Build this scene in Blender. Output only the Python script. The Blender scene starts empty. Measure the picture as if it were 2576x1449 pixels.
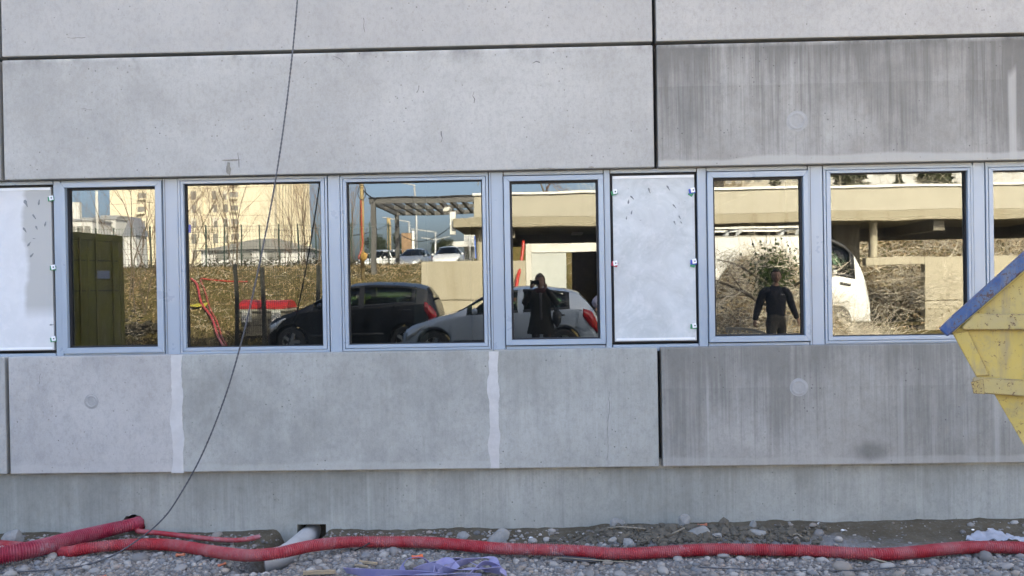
import bpy, bmesh, math, random
import numpy as np
from mathutils import Vector, Matrix, noise

random.seed(7); np.random.seed(7)
SC = bpy.context.scene
COL = SC.collection
R = math.radians

# ------------------------------------------------------------------ camera
F = 2230.0                       # focal length in pixels of a 2576 px wide picture
W2, H2 = 2576.0, 1449.0
CAM = Vector((0, 0, 1.55))
FOOT = (1345.0, 709.0)           # picture point where the facade normal through the lens lands
ROLL = R(0.95)
_a = Vector(((FOOT[0]-W2/2)/F, (H2/2-FOOT[1])/F, -1)).normalized()
_b = Vector((-math.sin(ROLL), math.cos(ROLL), 0)); _b = (_b-_a*_b.dot(_a)).normalized()
_c = _a.cross(_b)
ROT = Matrix((_c, _a, _b))
cd = bpy.data.cameras.new('camera'); cam = bpy.data.objects.new('camera', cd); COL.objects.link(cam)
cam.matrix_world = Matrix.Translation(CAM) @ ROT.to_4x4()
cd.sensor_width = 36; cd.lens = 36*F/W2; cd.clip_start = 0.05; cd.clip_end = 2000
SC.camera = cam

# ------------------------------------------------------------------ light
SUN_EL, SUN_AZ = R(36), R(25)    # the sun stands behind the facade, a little to the right
wd = bpy.data.worlds.new('World'); SC.world = wd; wd.use_nodes = True
nt = wd.node_tree; nt.nodes.clear()
sky = nt.nodes.new('ShaderNodeTexSky'); sky.sky_type = 'NISHITA'; sky.sun_disc = False
sky.sun_elevation = SUN_EL; sky.sun_rotation = SUN_AZ; sky.air_density = 0.6; sky.dust_density = 5.0; sky.ozone_density = 3.0
bg = nt.nodes.new('ShaderNodeBackground'); bg.inputs['Strength'].default_value = 0.15
wo = nt.nodes.new('ShaderNodeOutputWorld')
nt.links.new(sky.outputs[0], bg.inputs[0]); nt.links.new(bg.outputs[0], wo.inputs[0])
sl = bpy.data.lights.new('sun', 'SUN'); sl.energy = 2.8; sl.angle = R(0.5); sl.color = (1.0, 0.93, 0.80)
so = bpy.data.objects.new('sun', sl); COL.objects.link(so)
S = Vector((math.sin(SUN_AZ)*math.cos(SUN_EL), math.cos(SUN_AZ)*math.cos(SUN_EL), math.sin(SUN_EL)))
so.rotation_euler = S.to_track_quat('Z', 'Y').to_euler(); so.location = (20, 40, 40)
vs = SC.view_settings
vs.view_transform = 'Standard'; vs.look = 'None'; vs.gamma = 1; vs.exposure = 3.27; vs.use_curve_mapping = False
vs.use_white_balance = True; vs.white_balance_temperature = 8000; vs.white_balance_tint = 10   # the phone balanced for the blue shade
SC.cycles.max_bounces = 8; SC.cycles.transparent_max_bounces = 12

# ------------------------------------------------------------------ picture helpers
YF = 7.30                        # front plane of the concrete panels
YG = 7.425                       # plane of the window glass
def ray(u, v):
    return ROT @ Vector(((u-W2/2)/F, (H2/2-v)/F, -1))
def P(u, v, y):                  # point seen at (u, v) on the plane at distance y
    d = ray(u, v); return CAM + d*(y/d.y)
def G(u, v, z):                  # point seen at (u, v) at height z
    d = ray(u, v); return CAM + d*((z-CAM.z)/d.z)
def M(u, v, yv):                 # point whose mirror image is seen at (u, v), yv metres along the sight line
    p = P(u, v, yv); return Vector((p.x, 2*YG-yv, p.z))
def lerp(a, b, t): return a+(b-a)*t
def sm(t):
    t = max(0.0, min(1.0, t)); return t*t*(3-2*t)

# ------------------------------------------------------------------ materials
class NT:
    def __init__(s, name):
        s.m = bpy.data.materials.new(name); s.m.use_nodes = True
        s.t = s.m.node_tree; s.t.nodes.clear()
        s.out = s.n('ShaderNodeOutputMaterial'); s.b = s.n('ShaderNodeBsdfPrincipled')
        s.l(s.b.outputs[0], s.out.inputs[0])
        s.tc = s.n('ShaderNodeTexCoord')
    def n(s, k, **kw):
        q = s.t.nodes.new(k)
        for a, b in kw.items(): setattr(q, a, b)
        return q
    def l(s, a, b): s.t.links.new(a, b)
    def co(s, scale=(1, 1, 1), loc=(0, 0, 0)):
        q = s.n('ShaderNodeMapping'); q.inputs['Scale'].default_value = scale; q.inputs['Location'].default_value = loc
        s.l(s.tc.outputs['Object'], q.inputs[0]); return q.outputs[0]
    def noise(s, scale=5, detail=4, rough=.6, co=None, dist=0):
        q = s.n('ShaderNodeTexNoise'); q.inputs['Scale'].default_value = scale; q.inputs['Detail'].default_value = detail
        q.inputs['Roughness'].default_value = rough; q.inputs['Distortion'].default_value = dist
        s.l(co if co else s.tc.outputs['Object'], q.inputs['Vector']); return q.outputs['Fac']
    def ramp(s, x, a, b, lo=0., hi=1.):
        q = s.n('ShaderNodeMapRange'); q.inputs['From Min'].default_value = a; q.inputs['From Max'].default_value = b
        q.inputs['To Min'].default_value = lo; q.inputs['To Max'].default_value = hi
        s.l(x, q.inputs['Value']); return q.outputs['Result']
    def math(s, op, a, b=None):
        q = s.n('ShaderNodeMath', operation=op)
        for i, x in enumerate((a, b)):
            if x is None: continue
            if isinstance(x, (int, float)): q.inputs[i].default_value = x
            else: s.l(x, q.inputs[i])
        return q.outputs[0]
    def mix(s, fac, a, b, mode='MIX'):
        q = s.n('ShaderNodeMix', data_type='RGBA', blend_type=mode)
        for i, x in ((0, fac), (6, a), (7, b)):
            if isinstance(x, (int, float)): q.inputs[i].default_value = x
            elif isinstance(x, tuple): q.inputs[i].default_value = x if len(x) == 4 else x+(1,)
            else: s.l(x, q.inputs[i])
        return q.outputs[2]
    def xyz(s):
        q = s.n('ShaderNodeSeparateXYZ'); s.l(s.tc.outputs['Object'], q.inputs[0]); return q.outputs
    def base(s, c):
        if isinstance(c, tuple): s.b.inputs['Base Color'].default_value = c if len(c) == 4 else c+(1,)
        else: s.l(c, s.b.inputs['Base Color'])
    def rough(s, r):
        if isinstance(r, (int, float)): s.b.inputs['Roughness'].default_value = r
        else: s.l(r, s.b.inputs['Roughness'])
    def bump(s, h, strength=.3, dist=.01):
        q = s.n('ShaderNodeBump'); q.inputs['Strength'].default_value = strength; q.inputs['Distance'].default_value = dist
        s.l(h, q.inputs['Height']); s.l(q.outputs[0], s.b.inputs['Normal'])

def mat(name, c, r=.7, metal=0., vary=.25, scale=6., bump=0., spec=.5, coat=0.):
    k = NT(name)
    f = k.noise(scale, 5, .65)
    lo = tuple(x*(1-vary) for x in c); hi = tuple(min(1, x*(1+vary)) for x in c)
    k.base(k.mix(k.ramp(f, .25, .75), lo, hi))
    k.rough(k.ramp(f, .2, .8, max(.02, r*.85), min(1, r*1.15)))
    k.b.inputs['Metallic'].default_value = metal; k.b.inputs['Specular IOR Level'].default_value = spec
    k.b.inputs['Coat Weight'].default_value = coat
    if bump: k.bump(k.noise(scale*6, 4), bump, .01)
    return k.m

def concrete(name, light, dark, blotch=.5, streak=0., pale=0., seed=0., ztop=0., zbot=-1., topdirt=.3, stain=None, foot=0., runs=0.):
    """Fair-faced precast concrete: cloudy blotches, run-off streaks from the top edge, pits, dust."""
    k = NT(name)
    o = (seed*7.3, seed*3.1, seed*5.7)
    big = k.noise(.75, 5, .62, k.co((1, 1, 1.2), o), .4)
    mid = k.noise(3.2, 6, .68, k.co((1, 1, .8), o), .2)
    fine = k.noise(26, 6, .78, k.co((1, 1, .7), o)); grit = k.noise(95, 3, .7, k.co((1, 1, 1), o))
    c = k.mix(k.ramp(big, .36, .66), dark, light)
    c = k.mix(k.math('MULTIPLY', k.ramp(mid, .40, .66), blotch), c, light)
    c = k.mix(k.math('MULTIPLY', k.ramp(mid, .52, .30), blotch*.7), c, dark)
    c = k.mix(k.math('MULTIPLY', k.ramp(fine, .46, .72), .42), c, tuple(x*.66 for x in dark))
    c = k.mix(k.math('MULTIPLY', k.ramp(grit, .52, .74), .22), c, tuple(x*.62 for x in dark))
    c = k.mix(k.math('MULTIPLY', k.ramp(grit, .46, .28), .16), c, tuple(min(1, x*1.2) for x in light))
    z = k.xyz()[2]
    hgt = k.ramp(z, zbot, ztop)                                # 0 bottom .. 1 top
    if streak > 0:
        s1 = k.noise(1.0, 6, .75, k.co((9, 1, .30), o), .15)
        s2 = k.noise(1.0, 5, .7, k.co((34, 1, .8), (o[1], 0, o[0])), .2)
        s3 = k.noise(1.0, 3, .55, k.co((1.4, 1, .5), (o[2], 0, o[1])))
        w = k.math('ADD', k.math('MULTIPLY', s1, .52), k.math('MULTIPLY', s2, .48))
        w = k.math('ADD', w, k.math('MULTIPLY', k.math('SUBTRACT', s3, .5), .9))
        w = k.math('ADD', w, k.math('MULTIPLY', k.math('SUBTRACT', hgt, .55), .26))
        w = k.math('ADD', w, k.math('MULTIPLY', k.ramp(k.math('ADD', hgt, k.math('MULTIPLY', mid, .02)), .668, .662), .045*(streak > .4)))
        c = k.mix(k.math('MULTIPLY', k.ramp(w, .42, .64), streak), c, tuple(x*.50 for x in dark))
        c = k.mix(k.math('MULTIPLY', k.ramp(s2, .54, .72), streak*.35), c, tuple(x*.55 for x in dark))
    if pale > 0:
        s4 = k.noise(1.0, 5, .7, k.co((5, 1, .25), (o[2]+9, 0, o[0]+4)), .1)
        c = k.mix(k.math('MULTIPLY', k.ramp(s4, .55, .72), pale), c, tuple(min(1, x*1.28) for x in light))
    if runs > 0:                                                 # lime runs that start part-way down
        s5 = k.noise(1.0, 3, .6, k.co((5.5, 1, .05), (o[0]+3, 0, o[2]))); s6 = k.noise(1.0, 4, .6, k.co((2.2, 1, .2), (o[1], 2, o[0])))
        st_ = k.ramp(k.math('SUBTRACT', s6, hgt), -.18, -.10); 
        c = k.mix(k.math('MULTIPLY', k.math('MULTIPLY', k.ramp(s5, .60, .66), st_), runs), c, tuple(min(1, x*1.12) for x in light))
    if foot > 0:
        fe = k.math('ADD', hgt, k.math('MULTIPLY', k.math('SUBTRACT', k.noise(1.0, 4, .6, k.co((1.8, 1, 0), o)), .5), .10))
        c = k.mix(k.math('MULTIPLY', k.ramp(fe, .075, .055), foot), c, tuple(min(1, x*1.06) for x in light))
    if topdirt > 0:
        e = k.noise(2.6, 5, .7, k.co((1.5, 1, 1), (o[1]+2, 0, o[2])))
        q = k.math('MULTIPLY', k.ramp(hgt, .86, .99), k.ramp(e, .45, .68))
        c = k.mix(k.math('MULTIPLY', q, topdirt), c, tuple(x*.45 for x in dark))
        q2 = k.math('MULTIPLY', k.ramp(hgt, .965, .995), k.ramp(e, .62, .40))
        c = k.mix(k.math('MULTIPLY', q2, .6), c, tuple(min(1, x*1.25) for x in light))
    if stain:                                                    # one soaked patch: centre, radii
        sx, sz, rx, rz, amt = stain
        q = k.co((1/rx, 0, 1/rz), (-sx/rx, 0, -sz/rz))
        d = k.n('ShaderNodeVectorMath', operation='LENGTH'); k.l(q, d.inputs[0])
        dd = k.math('ADD', d.outputs['Value'], k.math('MULTIPLY', k.math('SUBTRACT', mid, .5), 1.2))
        c = k.mix(k.math('MULTIPLY', k.ramp(dd, 1.1, .35), amt), c, tuple(x*.30 for x in dark))
    vo = k.n('ShaderNodeTexVoronoi'); vo.inputs['Scale'].default_value = 17; k.l(k.co((1, 1, 1), o), vo.inputs['Vector'])
    pit = k.math('MULTIPLY', k.ramp(vo.outputs['Distance'], .13, .06), k.ramp(mid, .47, .60))
    c = k.mix(k.math('MULTIPLY', pit, .85), c, tuple(x*.35 for x in dark))
    c = k.mix(1.0, c, (.985, .97, .905), 'MULTIPLY')          # the cement itself is a warm grey
    k.base(c); k.rough(.82); k.b.inputs['Specular IOR Level'].default_value = .3
    k.bump(k.math('SUBTRACT', k.math('ADD', k.math('MULTIPLY', fine, .5), mid), pit), .22, .006)
    return k.m

# ------------------------------------------------------------------ mesh building
WP = {}
class MB:
    def __init__(s): s.v = []; s.f = []
    def add(s, vs, fs):
        n = len(s.v); s.v += [tuple(p) for p in vs]; s.f += [tuple(i+n for i in q) for q in fs]; return s
    def box(s, x0, x1, y0, y1, z0, z1):
        if x0 > x1: x0, x1 = x1, x0
        if y0 > y1: y0, y1 = y1, y0
        if z0 > z1: z0, z1 = z1, z0
        return s.hexa([(x0, y0, z0), (x1, y0, z0), (x1, y1, z0), (x0, y1, z0), (x0, y0, z1), (x1, y0, z1), (x1, y1, z1), (x0, y1, z1)])
    def hexa(s, p):
        return s.add(p, [(3, 2, 1, 0), (4, 5, 6, 7), (0, 1, 5, 4), (1, 2, 6, 5), (2, 3, 7, 6), (3, 0, 4, 7)])
    def obox(s, c, ax, ay, az):          # oriented box: centre, half-axis vectors
        c, ax, ay, az = map(Vector, (c, ax, ay, az))
        return s.hexa([c-ax-ay-az, c+ax-ay-az, c+ax+ay-az, c-ax+ay-az, c-ax-ay+az, c+ax-ay+az, c+ax+ay+az, c-ax+ay+az])
    def beam(s, p, q, w, h, up=(0, 0, 1)):
        p, q = Vector(p), Vector(q); d = (q-p); L = d.length; d.normalize()
        sd = d.cross(Vector(up))
        if sd.length < 1e-5: sd = d.cross(Vector((0, 1, 0)))
        sd.normalize(); u = sd.cross(d)
        return s.obox((p+q)/2, d*L/2, sd*w/2, u*h/2)
    def tube(s, pts, r, n=8, cap=True):
        pts = [Vector(p) for p in pts]; m = len(pts)
        rs = r if isinstance(r, (list, tuple, np.ndarray)) else [r]*m
        t0 = (pts[1]-pts[0]).normalized(); up = Vector((0, 0, 1)) if abs(t0.z) < .9 else Vector((1, 0, 0))
        nrm = (up-t0*up.dot(t0)).normalized(); base = len(s.v)
        for i in range(m):
            t = (pts[min(i+1, m-1)]-pts[max(i-1, 0)]).normalized()
            nrm = (nrm-t*nrm.dot(t)).normalized(); bi = t.cross(nrm)
            for k in range(n):
                a = 2*math.pi*k/n
                s.v.append(tuple(pts[i]+(nrm*math.cos(a)+bi*math.sin(a))*rs[i]))
        for i in range(m-1):
            for k in range(n):
                a, b = base+i*n+k, base+i*n+(k+1) % n
                s.f.append((a, b, b+n, a+n))
        if cap:
            s.f.append(tuple(base+k for k in reversed(range(n)))); s.f.append(tuple(base+(m-1)*n+k for k in range(n)))
        return s
    def lathe(s, prof, n=24, c=(0, 0, 0), axis='z'):
        base = len(s.v); m = len(prof)
        for k in range(n):
            a = 2*math.pi*k/n; ca, sa = math.cos(a), math.sin(a)
            for r, h in prof:
                p = (r*ca, r*sa, h) if axis == 'z' else ((r*ca, h, r*sa) if axis == 'y' else (h, r*ca, r*sa))
                s.v.append((p[0]+c[0], p[1]+c[1], p[2]+c[2]))
        for k in range(n):
            for i in range(m-1):
                a, b = base+k*m+i, base+((k+1) % n)*m+i
                s.f.append((a, b, b+1, a+1))
        return s
    def prism(s, poly, y0, y1, fn=None):  # polygon in (x, z) extruded along y
        fn = fn or (lambda x, y, z: (x, y, z)); n = len(poly)
        vs = [fn(x, y0, z) for x, z in poly]+[fn(x, y1, z) for x, z in poly]
        fs = [tuple(range(n)), tuple(reversed(range(n, 2*n)))]+[(i, i+n, (i+1) % n+n, (i+1) % n) for i in range(n)]
        return s.add(vs, fs)
    def ico(s, c, r, sc=(1, 1, 1), rot=None, jit=0., rnd=random):
        for_v, for_f = ICO
        rot = rot or Matrix.Identity(3)
        vs = []
        for p in for_v:
            q = Vector((p[0]*sc[0], p[1]*sc[1], p[2]*sc[2]))*r*(1+rnd.uniform(-jit, jit))
            vs.append(tuple(rot @ q+Vector(c)))
        return s.add(vs, for_f)
    def build(s, name, m, parent=None, smooth=False, origin=None, local=False, bevel=0., auto=None):
        """One mesh object. Vertices are world positions unless local; the origin goes to the parent's or to the base centre."""
        V = np.array(s.v, dtype=float)
        if local: o = Vector((0, 0, 0)); wp = (WP.get(parent.name, Vector()) if parent else Vector())
        elif origin is not None: o = Vector(origin)
        elif parent: o = WP.get(parent.name, Vector())
        else:
            o = Vector(((V[:, 0].min()+V[:, 0].max())/2, (V[:, 1].min()+V[:, 1].max())/2, V[:, 2].min()))
        if not local: V = V-np.array(o)
        me = bpy.data.meshes.new(name); me.from_pydata(V.tolist(), [], s.f); me.update()
        bm = bmesh.new(); bm.from_mesh(me); bmesh.ops.recalc_face_normals(bm, faces=bm.faces); bm.to_mesh(me); bm.free()
        if m: me.materials.append(m)
        ob = bpy.data.objects.new(name, me); COL.objects.link(ob)
        if smooth:
            me.shade_smooth()
            if auto: me.set_sharp_from_angle(angle=R(auto))
        if bevel:
            b = ob.modifiers.new('edge', 'BEVEL'); b.width = bevel; b.segments = 2; b.limit_method = 'ANGLE'
        if parent:
            ob.parent = parent; ob.location = o-WP.get(parent.name, Vector()) if not local else (0, 0, 0)
            WP[ob.name] = o if not local else WP.get(parent.name, Vector())
        else:
            ob.location = o; WP[ob.name] = o
        return ob

def _ico(sub=1):
    bm = bmesh.new(); bmesh.ops.create_icosphere(bm, subdivisions=sub, radius=1)
    v = [tuple(x.co) for x in bm.verts]; f = [tuple(q.index for q in x.verts) for x in bm.faces]; bm.free(); return v, f
ICO = _ico(1); ICO2 = _ico(2)

def tag(o, label=None, cat=None, group=None, kind=None):
    if label: o['label'] = label
    if cat: o['category'] = cat
    if group: o['group'] = group
    if kind: o['kind'] = kind
    return o
def thing(name, label, cat, loc=(0, 0, 0), group=None, rz=0.):
    o = bpy.data.objects.new(name, None); COL.objects.link(o); o.location = loc; o.rotation_euler = (0, 0, rz)
    o.empty_display_size = .1; WP[o.name] = Vector(loc)
    return tag(o, label, cat, group)
def copy_tree(o, loc=None, rz=None, label=None, parent=None):
    c = o.copy(); COL.objects.link(c)
    if parent: c.parent = parent
    if loc is not None: c.location = loc
    if rz is not None: c.rotation_euler = (0, 0, rz)
    if label: c['label'] = label
    for ch in list(o.children): copy_tree(ch, parent=c)
    return c
def catmull(pts, step):
    pts = [Vector(p) for p in pts]; out = []
    q = [pts[0]*2-pts[1]]+pts+[pts[-1]*2-pts[-2]]
    for i in range(1, len(q)-2):
        p0, p1, p2, p3 = q[i-1:i+3]
        n = max(1, int((p2-p1).length/step))
        for k in range(n):
            t = k/n
            out.append(.5*((2*p1)+(p2-p0)*t+(2*p0-5*p1+4*p2-p3)*t*t+(3*p1-p0-3*p2+p3)*t**3))
    out.append(pts[-1]); return out
def resample(pts, step):
    out = [pts[0]]; acc = 0
    for a, b in zip(pts[:-1], pts[1:]):
        L = (b-a).length; d = step-acc
        while d <= L: out.append(a+(b-a)*(d/L)); d += step
        acc = L-(d-step)
    return out

# ================================================================== THE CONCRETE BUILDING
m_alu = NT('painted_aluminium')
m_alu.base(m_alu.mix(m_alu.noise(2.2, 3), (.26, .325, .385), (.31, .375, .435))); m_alu.rough(m_alu.ramp(m_alu.noise(5, 3), .3, .7, .27, .36))
m_alu.b.inputs['Specular IOR Level'].default_value = .6; m_alu.b.inputs['Coat Weight'].default_value = .25; m_alu.b.inputs['Coat Roughness'].default_value = .22
m_alu.bump(m_alu.noise(1.6, 2), .12, .012)
m_alu = m_alu.m
m_gasket = mat('black_rubber', (.012, .012, .014), .6)
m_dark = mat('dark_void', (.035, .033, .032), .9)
m_brown = mat('brown_joint_foam', (.085, .072, .058), .9, vary=.5, scale=9)
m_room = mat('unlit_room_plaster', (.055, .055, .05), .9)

def glass_front():
    k = NT('coated_window_glass')
    k.t.nodes.remove(k.b)
    gl = k.n('ShaderNodeBsdfGlossy'); gl.inputs['Roughness'].default_value = .0; gl.inputs['Color'].default_value = (.86, .965, 1, 1)
    tr = k.n('ShaderNodeBsdfTransparent'); tr.inputs['Color'].default_value = (.50, .56, .54, 1)
    fr = k.n('ShaderNodeFresnel'); fr.inputs['IOR'].default_value = 1.5
    mx = k.n('ShaderNodeMixShader')
    k.l(k.ramp(fr.outputs[0], 0.04, 1, .145, 1.), mx.inputs[0]); k.l(tr.outputs[0], mx.inputs[1]); k.l(gl.outputs[0], mx.inputs[2])
    b = k.n('ShaderNodeBump'); b.inputs['Strength'].default_value = 1; b.inputs['Distance'].default_value = .0006
    k.l(k.noise(1.7, 1, .4), b.inputs['Height']); k.l(b.outputs[0], gl.inputs['Normal'])
    df = k.n('ShaderNodeBsdfDiffuse'); df.inputs['Color'].default_value = (.7, .7, .68, 1)          # film of site dust
    m2 = k.n('ShaderNodeMixShader'); du = k.math('MULTIPLY', k.ramp(k.noise(1.0, 5, .7, k.co((3, 1, 1.2))), .35, .75), .014)
    k.l(k.math('ADD', du, .002), m2.inputs[0]); k.l(mx.outputs[0], m2.inputs[1]); k.l(df.outputs[0], m2.inputs[2])
    k.l(m2.outputs[0], k.out.inputs[0]); return k.m
def glass_clear(name, c=(.93, .96, .94)):
    k = NT(name); k.t.nodes.remove(k.b)
    tr = k.n('ShaderNodeBsdfTransparent'); tr.inputs['Color'].default_value = c+(1,)
    k.l(tr.outputs[0], k.out.inputs[0]); return k.m
m_glass, m_glass_edge = glass_front(), glass_clear('glass_body')

xL, xM = P(3, 290, YF).x, P(1649, 280, YF).x
zAB = (P(800, 124.5, YF).z+P(2100, 102, YF).z)/2
zBb = (P(800, 437, YF).z+P(2100, 411, YF).z)/2
zCt = (P(838, 888.5, YF).z+P(2120, 866, YF).z)/2
zCb = (P(840, 1188.5, YF).z+P(2120, 1164, YF).z)/2
XW, XE = -20.0, 9.4
ZTOP = 13.5
bld = thing('concrete_building', 'grey precast concrete building with a ribbon of windows above a bare plinth', 'building', (0, YF, -.5))
g = .016
cols = [(XW, xL-g), (xL+g, xM-g), (xM+g, XE)]
Lc, Dc = (.43, .425, .415), (.335, .332, .325)
zA0, zA1 = zAB+.015, zAB+1.6
specs = {
 ('A', 0): dict(light=Lc, dark=Dc, seed=1, streak=.15), ('A', 1): dict(light=(.44, .43, .42), dark=(.37, .365, .36), blotch=.4, seed=2, streak=.06, topdirt=0),
 ('A', 2): dict(light=(.44, .43, .42), dark=(.35, .345, .34), seed=3, streak=.14, topdirt=0),
 ('B', 0): dict(light=Lc, dark=Dc, seed=4, streak=.2), ('B', 1): dict(light=(.465, .46, .45), dark=(.355, .35, .34), blotch=.4, seed=5, streak=.05, topdirt=.55),
 ('B', 2): dict(light=(.40, .392, .38), dark=(.25, .242, .23), blotch=.3, streak=.74, pale=.18, seed=6, topdirt=.75, foot=.7, runs=.6),
 ('C', 0): dict(light=Lc, dark=Dc, seed=7), ('C', 1): dict(light=(.43, .44, .43), dark=(.265, .275, .265), blotch=.6, streak=.10, pale=.1, seed=8, topdirt=0),
 ('C', 2): dict(light=(.37, .365, .355), dark=(.245, .24, .225), blotch=.35, streak=.58, pale=.25, seed=9, topdirt=0, runs=.4, foot=.35),
 ('C', 'a'): dict(light=(.455, .445, .445), dark=(.33, .325, .325), blotch=.5, seed=14, topdirt=0, foot=.3), ('C', 'b'): dict(light=(.43, .44, .43), dark=(.285, .29, .28), blotch=.6, streak=.12, pale=.12, seed=8, topdirt=0, foot=.3),
 ('C', 'c'): dict(light=(.42, .43, .42), dark=(.30, .305, .29), blotch=.5, streak=.22, pale=.15, seed=16, topdirt=0),
}
panel_labels = {('B', 2): 'concrete panel dark with vertical run-off streaks', ('B', 1): 'large clean pale concrete panel', ('C', 2): 'grey panel with vertical stains and one soaked patch'}
for row, z0, z1 in (('A', zA0, zA1), ('B', zBb, zAB-.015), ('C', zCb, zCt)):
    u1, u2 = P(446, 1040, YF).x, P(1243, 1030, YF).x
    row_cols = list(enumerate(cols)) if row != 'C' else [(0, cols[0]), ('a', (cols[1][0], u1-.003)), ('b', (u1+.003, u2-.003)), ('c', (u2+.003, cols[1][1])), (2, cols[2])]
    for ci, (x0, x1) in row_cols:
        sp = dict(specs[(row, ci)])
        ox = (x0+x1)/2
        if (row, ci) == ('C', 2):
            q = P(2195, 1135, YF); sp['stain'] = (q.x-ox, q.z-z0, .17, .10, .5)
        m = concrete('concrete_'+row+str(ci), ztop=z1-z0, zbot=0, **sp)
        ob = MB().box(x0, x1, YF, YF+.14, z0, z1).build('concrete_panel', m, bld, origin=(ox, YF, z0), bevel=.007)
        if (row, ci) in panel_labels: ob['label'] = panel_labels[(row, ci)]

# plinth with the two cut-outs for the pipes
k_plinth = concrete('concrete_plinth', (.39, .395, .375), (.28, .285, .265), blotch=.5, streak=.36, pale=.35, seed=11, ztop=.5, zbot=-.1, topdirt=.25)
YP = YF+.07
zG = -.5
def cut(target, cutter):
    md = target.modifiers.new('c', 'BOOLEAN'); md.object = cutter; md.operation = 'DIFFERENCE'; md.solver = 'EXACT'
    dg = bpy.context.evaluated_depsgraph_get(); dg.update()
    me = bpy.data.meshes.new_from_object(target.evaluated_get(dg)); target.modifiers.clear(); target.data = me
    bpy.data.objects.remove(cutter)
pl = MB().box(XW, XE, YP, YP+.30, -1.0, zCb+.05).build('plinth_wall', k_plinth, bld, origin=(0, YP, zG))
a, b = P(747, 1318, YP), P(820, 1320, YP)
cut(pl, MB().box(a.x, b.x, YP-.1, YP+.25, -.9, (a.z+b.z)/2).build('hole', None, origin=(0, 0, 0)))
hc = P(337, 1318, YP); rr = random.Random(3)
poly = [(hc.x+(.092+rr.uniform(-.012, .02))*math.cos(t), hc.z+(.078+rr.uniform(-.01, .016))*math.sin(t)) for t in np.linspace(0, 2*math.pi, 23)[:-1]]
cut(pl, MB().prism(poly, YP-.1, YP+.25).build('hole', None, origin=(0, 0, 0)))
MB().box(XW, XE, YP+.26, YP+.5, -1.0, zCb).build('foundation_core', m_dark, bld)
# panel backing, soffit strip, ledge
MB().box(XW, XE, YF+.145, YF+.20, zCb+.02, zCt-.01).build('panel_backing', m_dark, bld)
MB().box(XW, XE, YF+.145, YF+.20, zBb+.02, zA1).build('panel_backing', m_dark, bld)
MB().box(XW, XE, YF+.105, YF+.20, zBb-.03, zBb+.015).build('joint_filler', m_brown, bld)

# patched strips and lifting-anchor plugs on the panels
m_patch = mat('pale_filler', (.50, .49, .465), .9, vary=.14, scale=7, bump=.15)
m_plug = mat('anchor_mortar', (.315, .312, .295), .9, vary=.16, scale=14, bump=.2)
def strip(uc, vt, vb, w, seed):
    rn = random.Random(seed); n = 34; L = []; Rr = []
    for i in range(n+1):
        z = lerp(P(uc, vt, YF).z, P(uc, vb, YF).z, i/n)
        xc = P(uc, (vt+vb)/2, YF).x
        bul = .018*max(0, math.sin(i*.37+seed))*(i > n*.2)
        L.append((xc-w/2-bul-rn.uniform(0, .008), z)); Rr.append((xc+w/2+rn.uniform(0, .006)+.012*max(0, math.sin(i*.5+2*seed)), z))
    MB().prism(L+Rr[::-1], YF-.0025, YF+.01).build('filler_strip', m_patch, bld)
zt = zCt-.006
strip(446, 893, 1190, .080, 1); strip(1243, 884, 1178, .066, 4)
for u, v, r in ((2005, 305, .085), (230, 1010, .062), (2010, 975, .075)):
    c = P(u, v, YF)
    pm = MB().lathe([(.0, -.001), (r*.55, -.0012), (r*.66, -.0035), (r*.76, -.0035), (r*.86, -.001), (r, -.0006), (r, .01)], 36, c, 'y')
    pm.v = [(c.x+(x-c.x)*(1+.09*noise.noise(Vector((x*13, 0, z*13)))), y, c.z+(z-c.z)*(1+.09*noise.noise(Vector((x*13, 5, z*13))))) for x, y, z in pm.v]
    pm.build('anchor_plug', m_plug, bld)
m_stainbrown = mat('dry_mortar_smear', (.22, .205, .17), .9, vary=.4, scale=30, bump=.3)
for u, v, w, h, s in ((582, 403, .10, .010, 1), (575, 425, .022, .08, 2), (1375, 424, .09, .008, 3), (1487, 421, .03, .012, 4)):
    c = P(u, v, YF); rn = random.Random(s)
    pts = [(c.x+w*math.cos(t)*rn.uniform(.6, 1), c.z+h*math.sin(t)*rn.uniform(.5, 1)) for t in np.linspace(0, 6.283, 15)[:-1]]
    MB().prism(pts, YF-.002, YF+.004).build('mortar_smear', m_stainbrown, bld)

m_scuff = mat('dark_scuff', (.15, .145, .14), .9, vary=.3)
def line_mark(pts, w, nm, m_, seed=1):
    rn = random.Random(seed); q = [P(u, v, YF) for u, v in pts]; cm = resample(catmull(q, .02), .03); L = []; Rr = []
    for i, p in enumerate(cm):
        t = (cm[min(i+1, len(cm)-1)]-cm[max(i-1, 0)]).normalized(); n_ = Vector((-t.z, 0, t.x)); j = rn.gauss(0, w*.8); ww = w/2*rn.uniform(.4, 1.2)
        L.append((p.x+n_.x*(ww+j), p.z+n_.z*(ww+j))); Rr.append((p.x-n_.x*(ww-j), p.z-n_.z*(ww-j)))
    MB().prism(L+Rr[::-1], YF-.0008, YF+.003).build(nm, m_, bld)
line_mark([(1531, 985), (1533, 1030), (1527, 1075), (1530, 1120), (1526, 1165)], .0035, 'crack', m_scuff)
for i, pts in enumerate((((170, 95), (222, 94)), ((1052, 215), (1050, 235)), ((1188, 232), (1196, 262)), ((205, 274), (236, 277)), ((598, 385), (602, 430)), ((1112, 330), (1114, 362)), ((102, 940), (97, 975)), ((915, 45), (917, 90)), ((1340, 560-400), (1362, 158)), ((838, 140), (860, 152), (872, 163)), ((764, 158), (775, 152)), ((2000, 420-100), (2010, 322)))):
    line_mark(pts, .004+.002*(i % 3), 'scuff', m_scuff, i)
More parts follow.
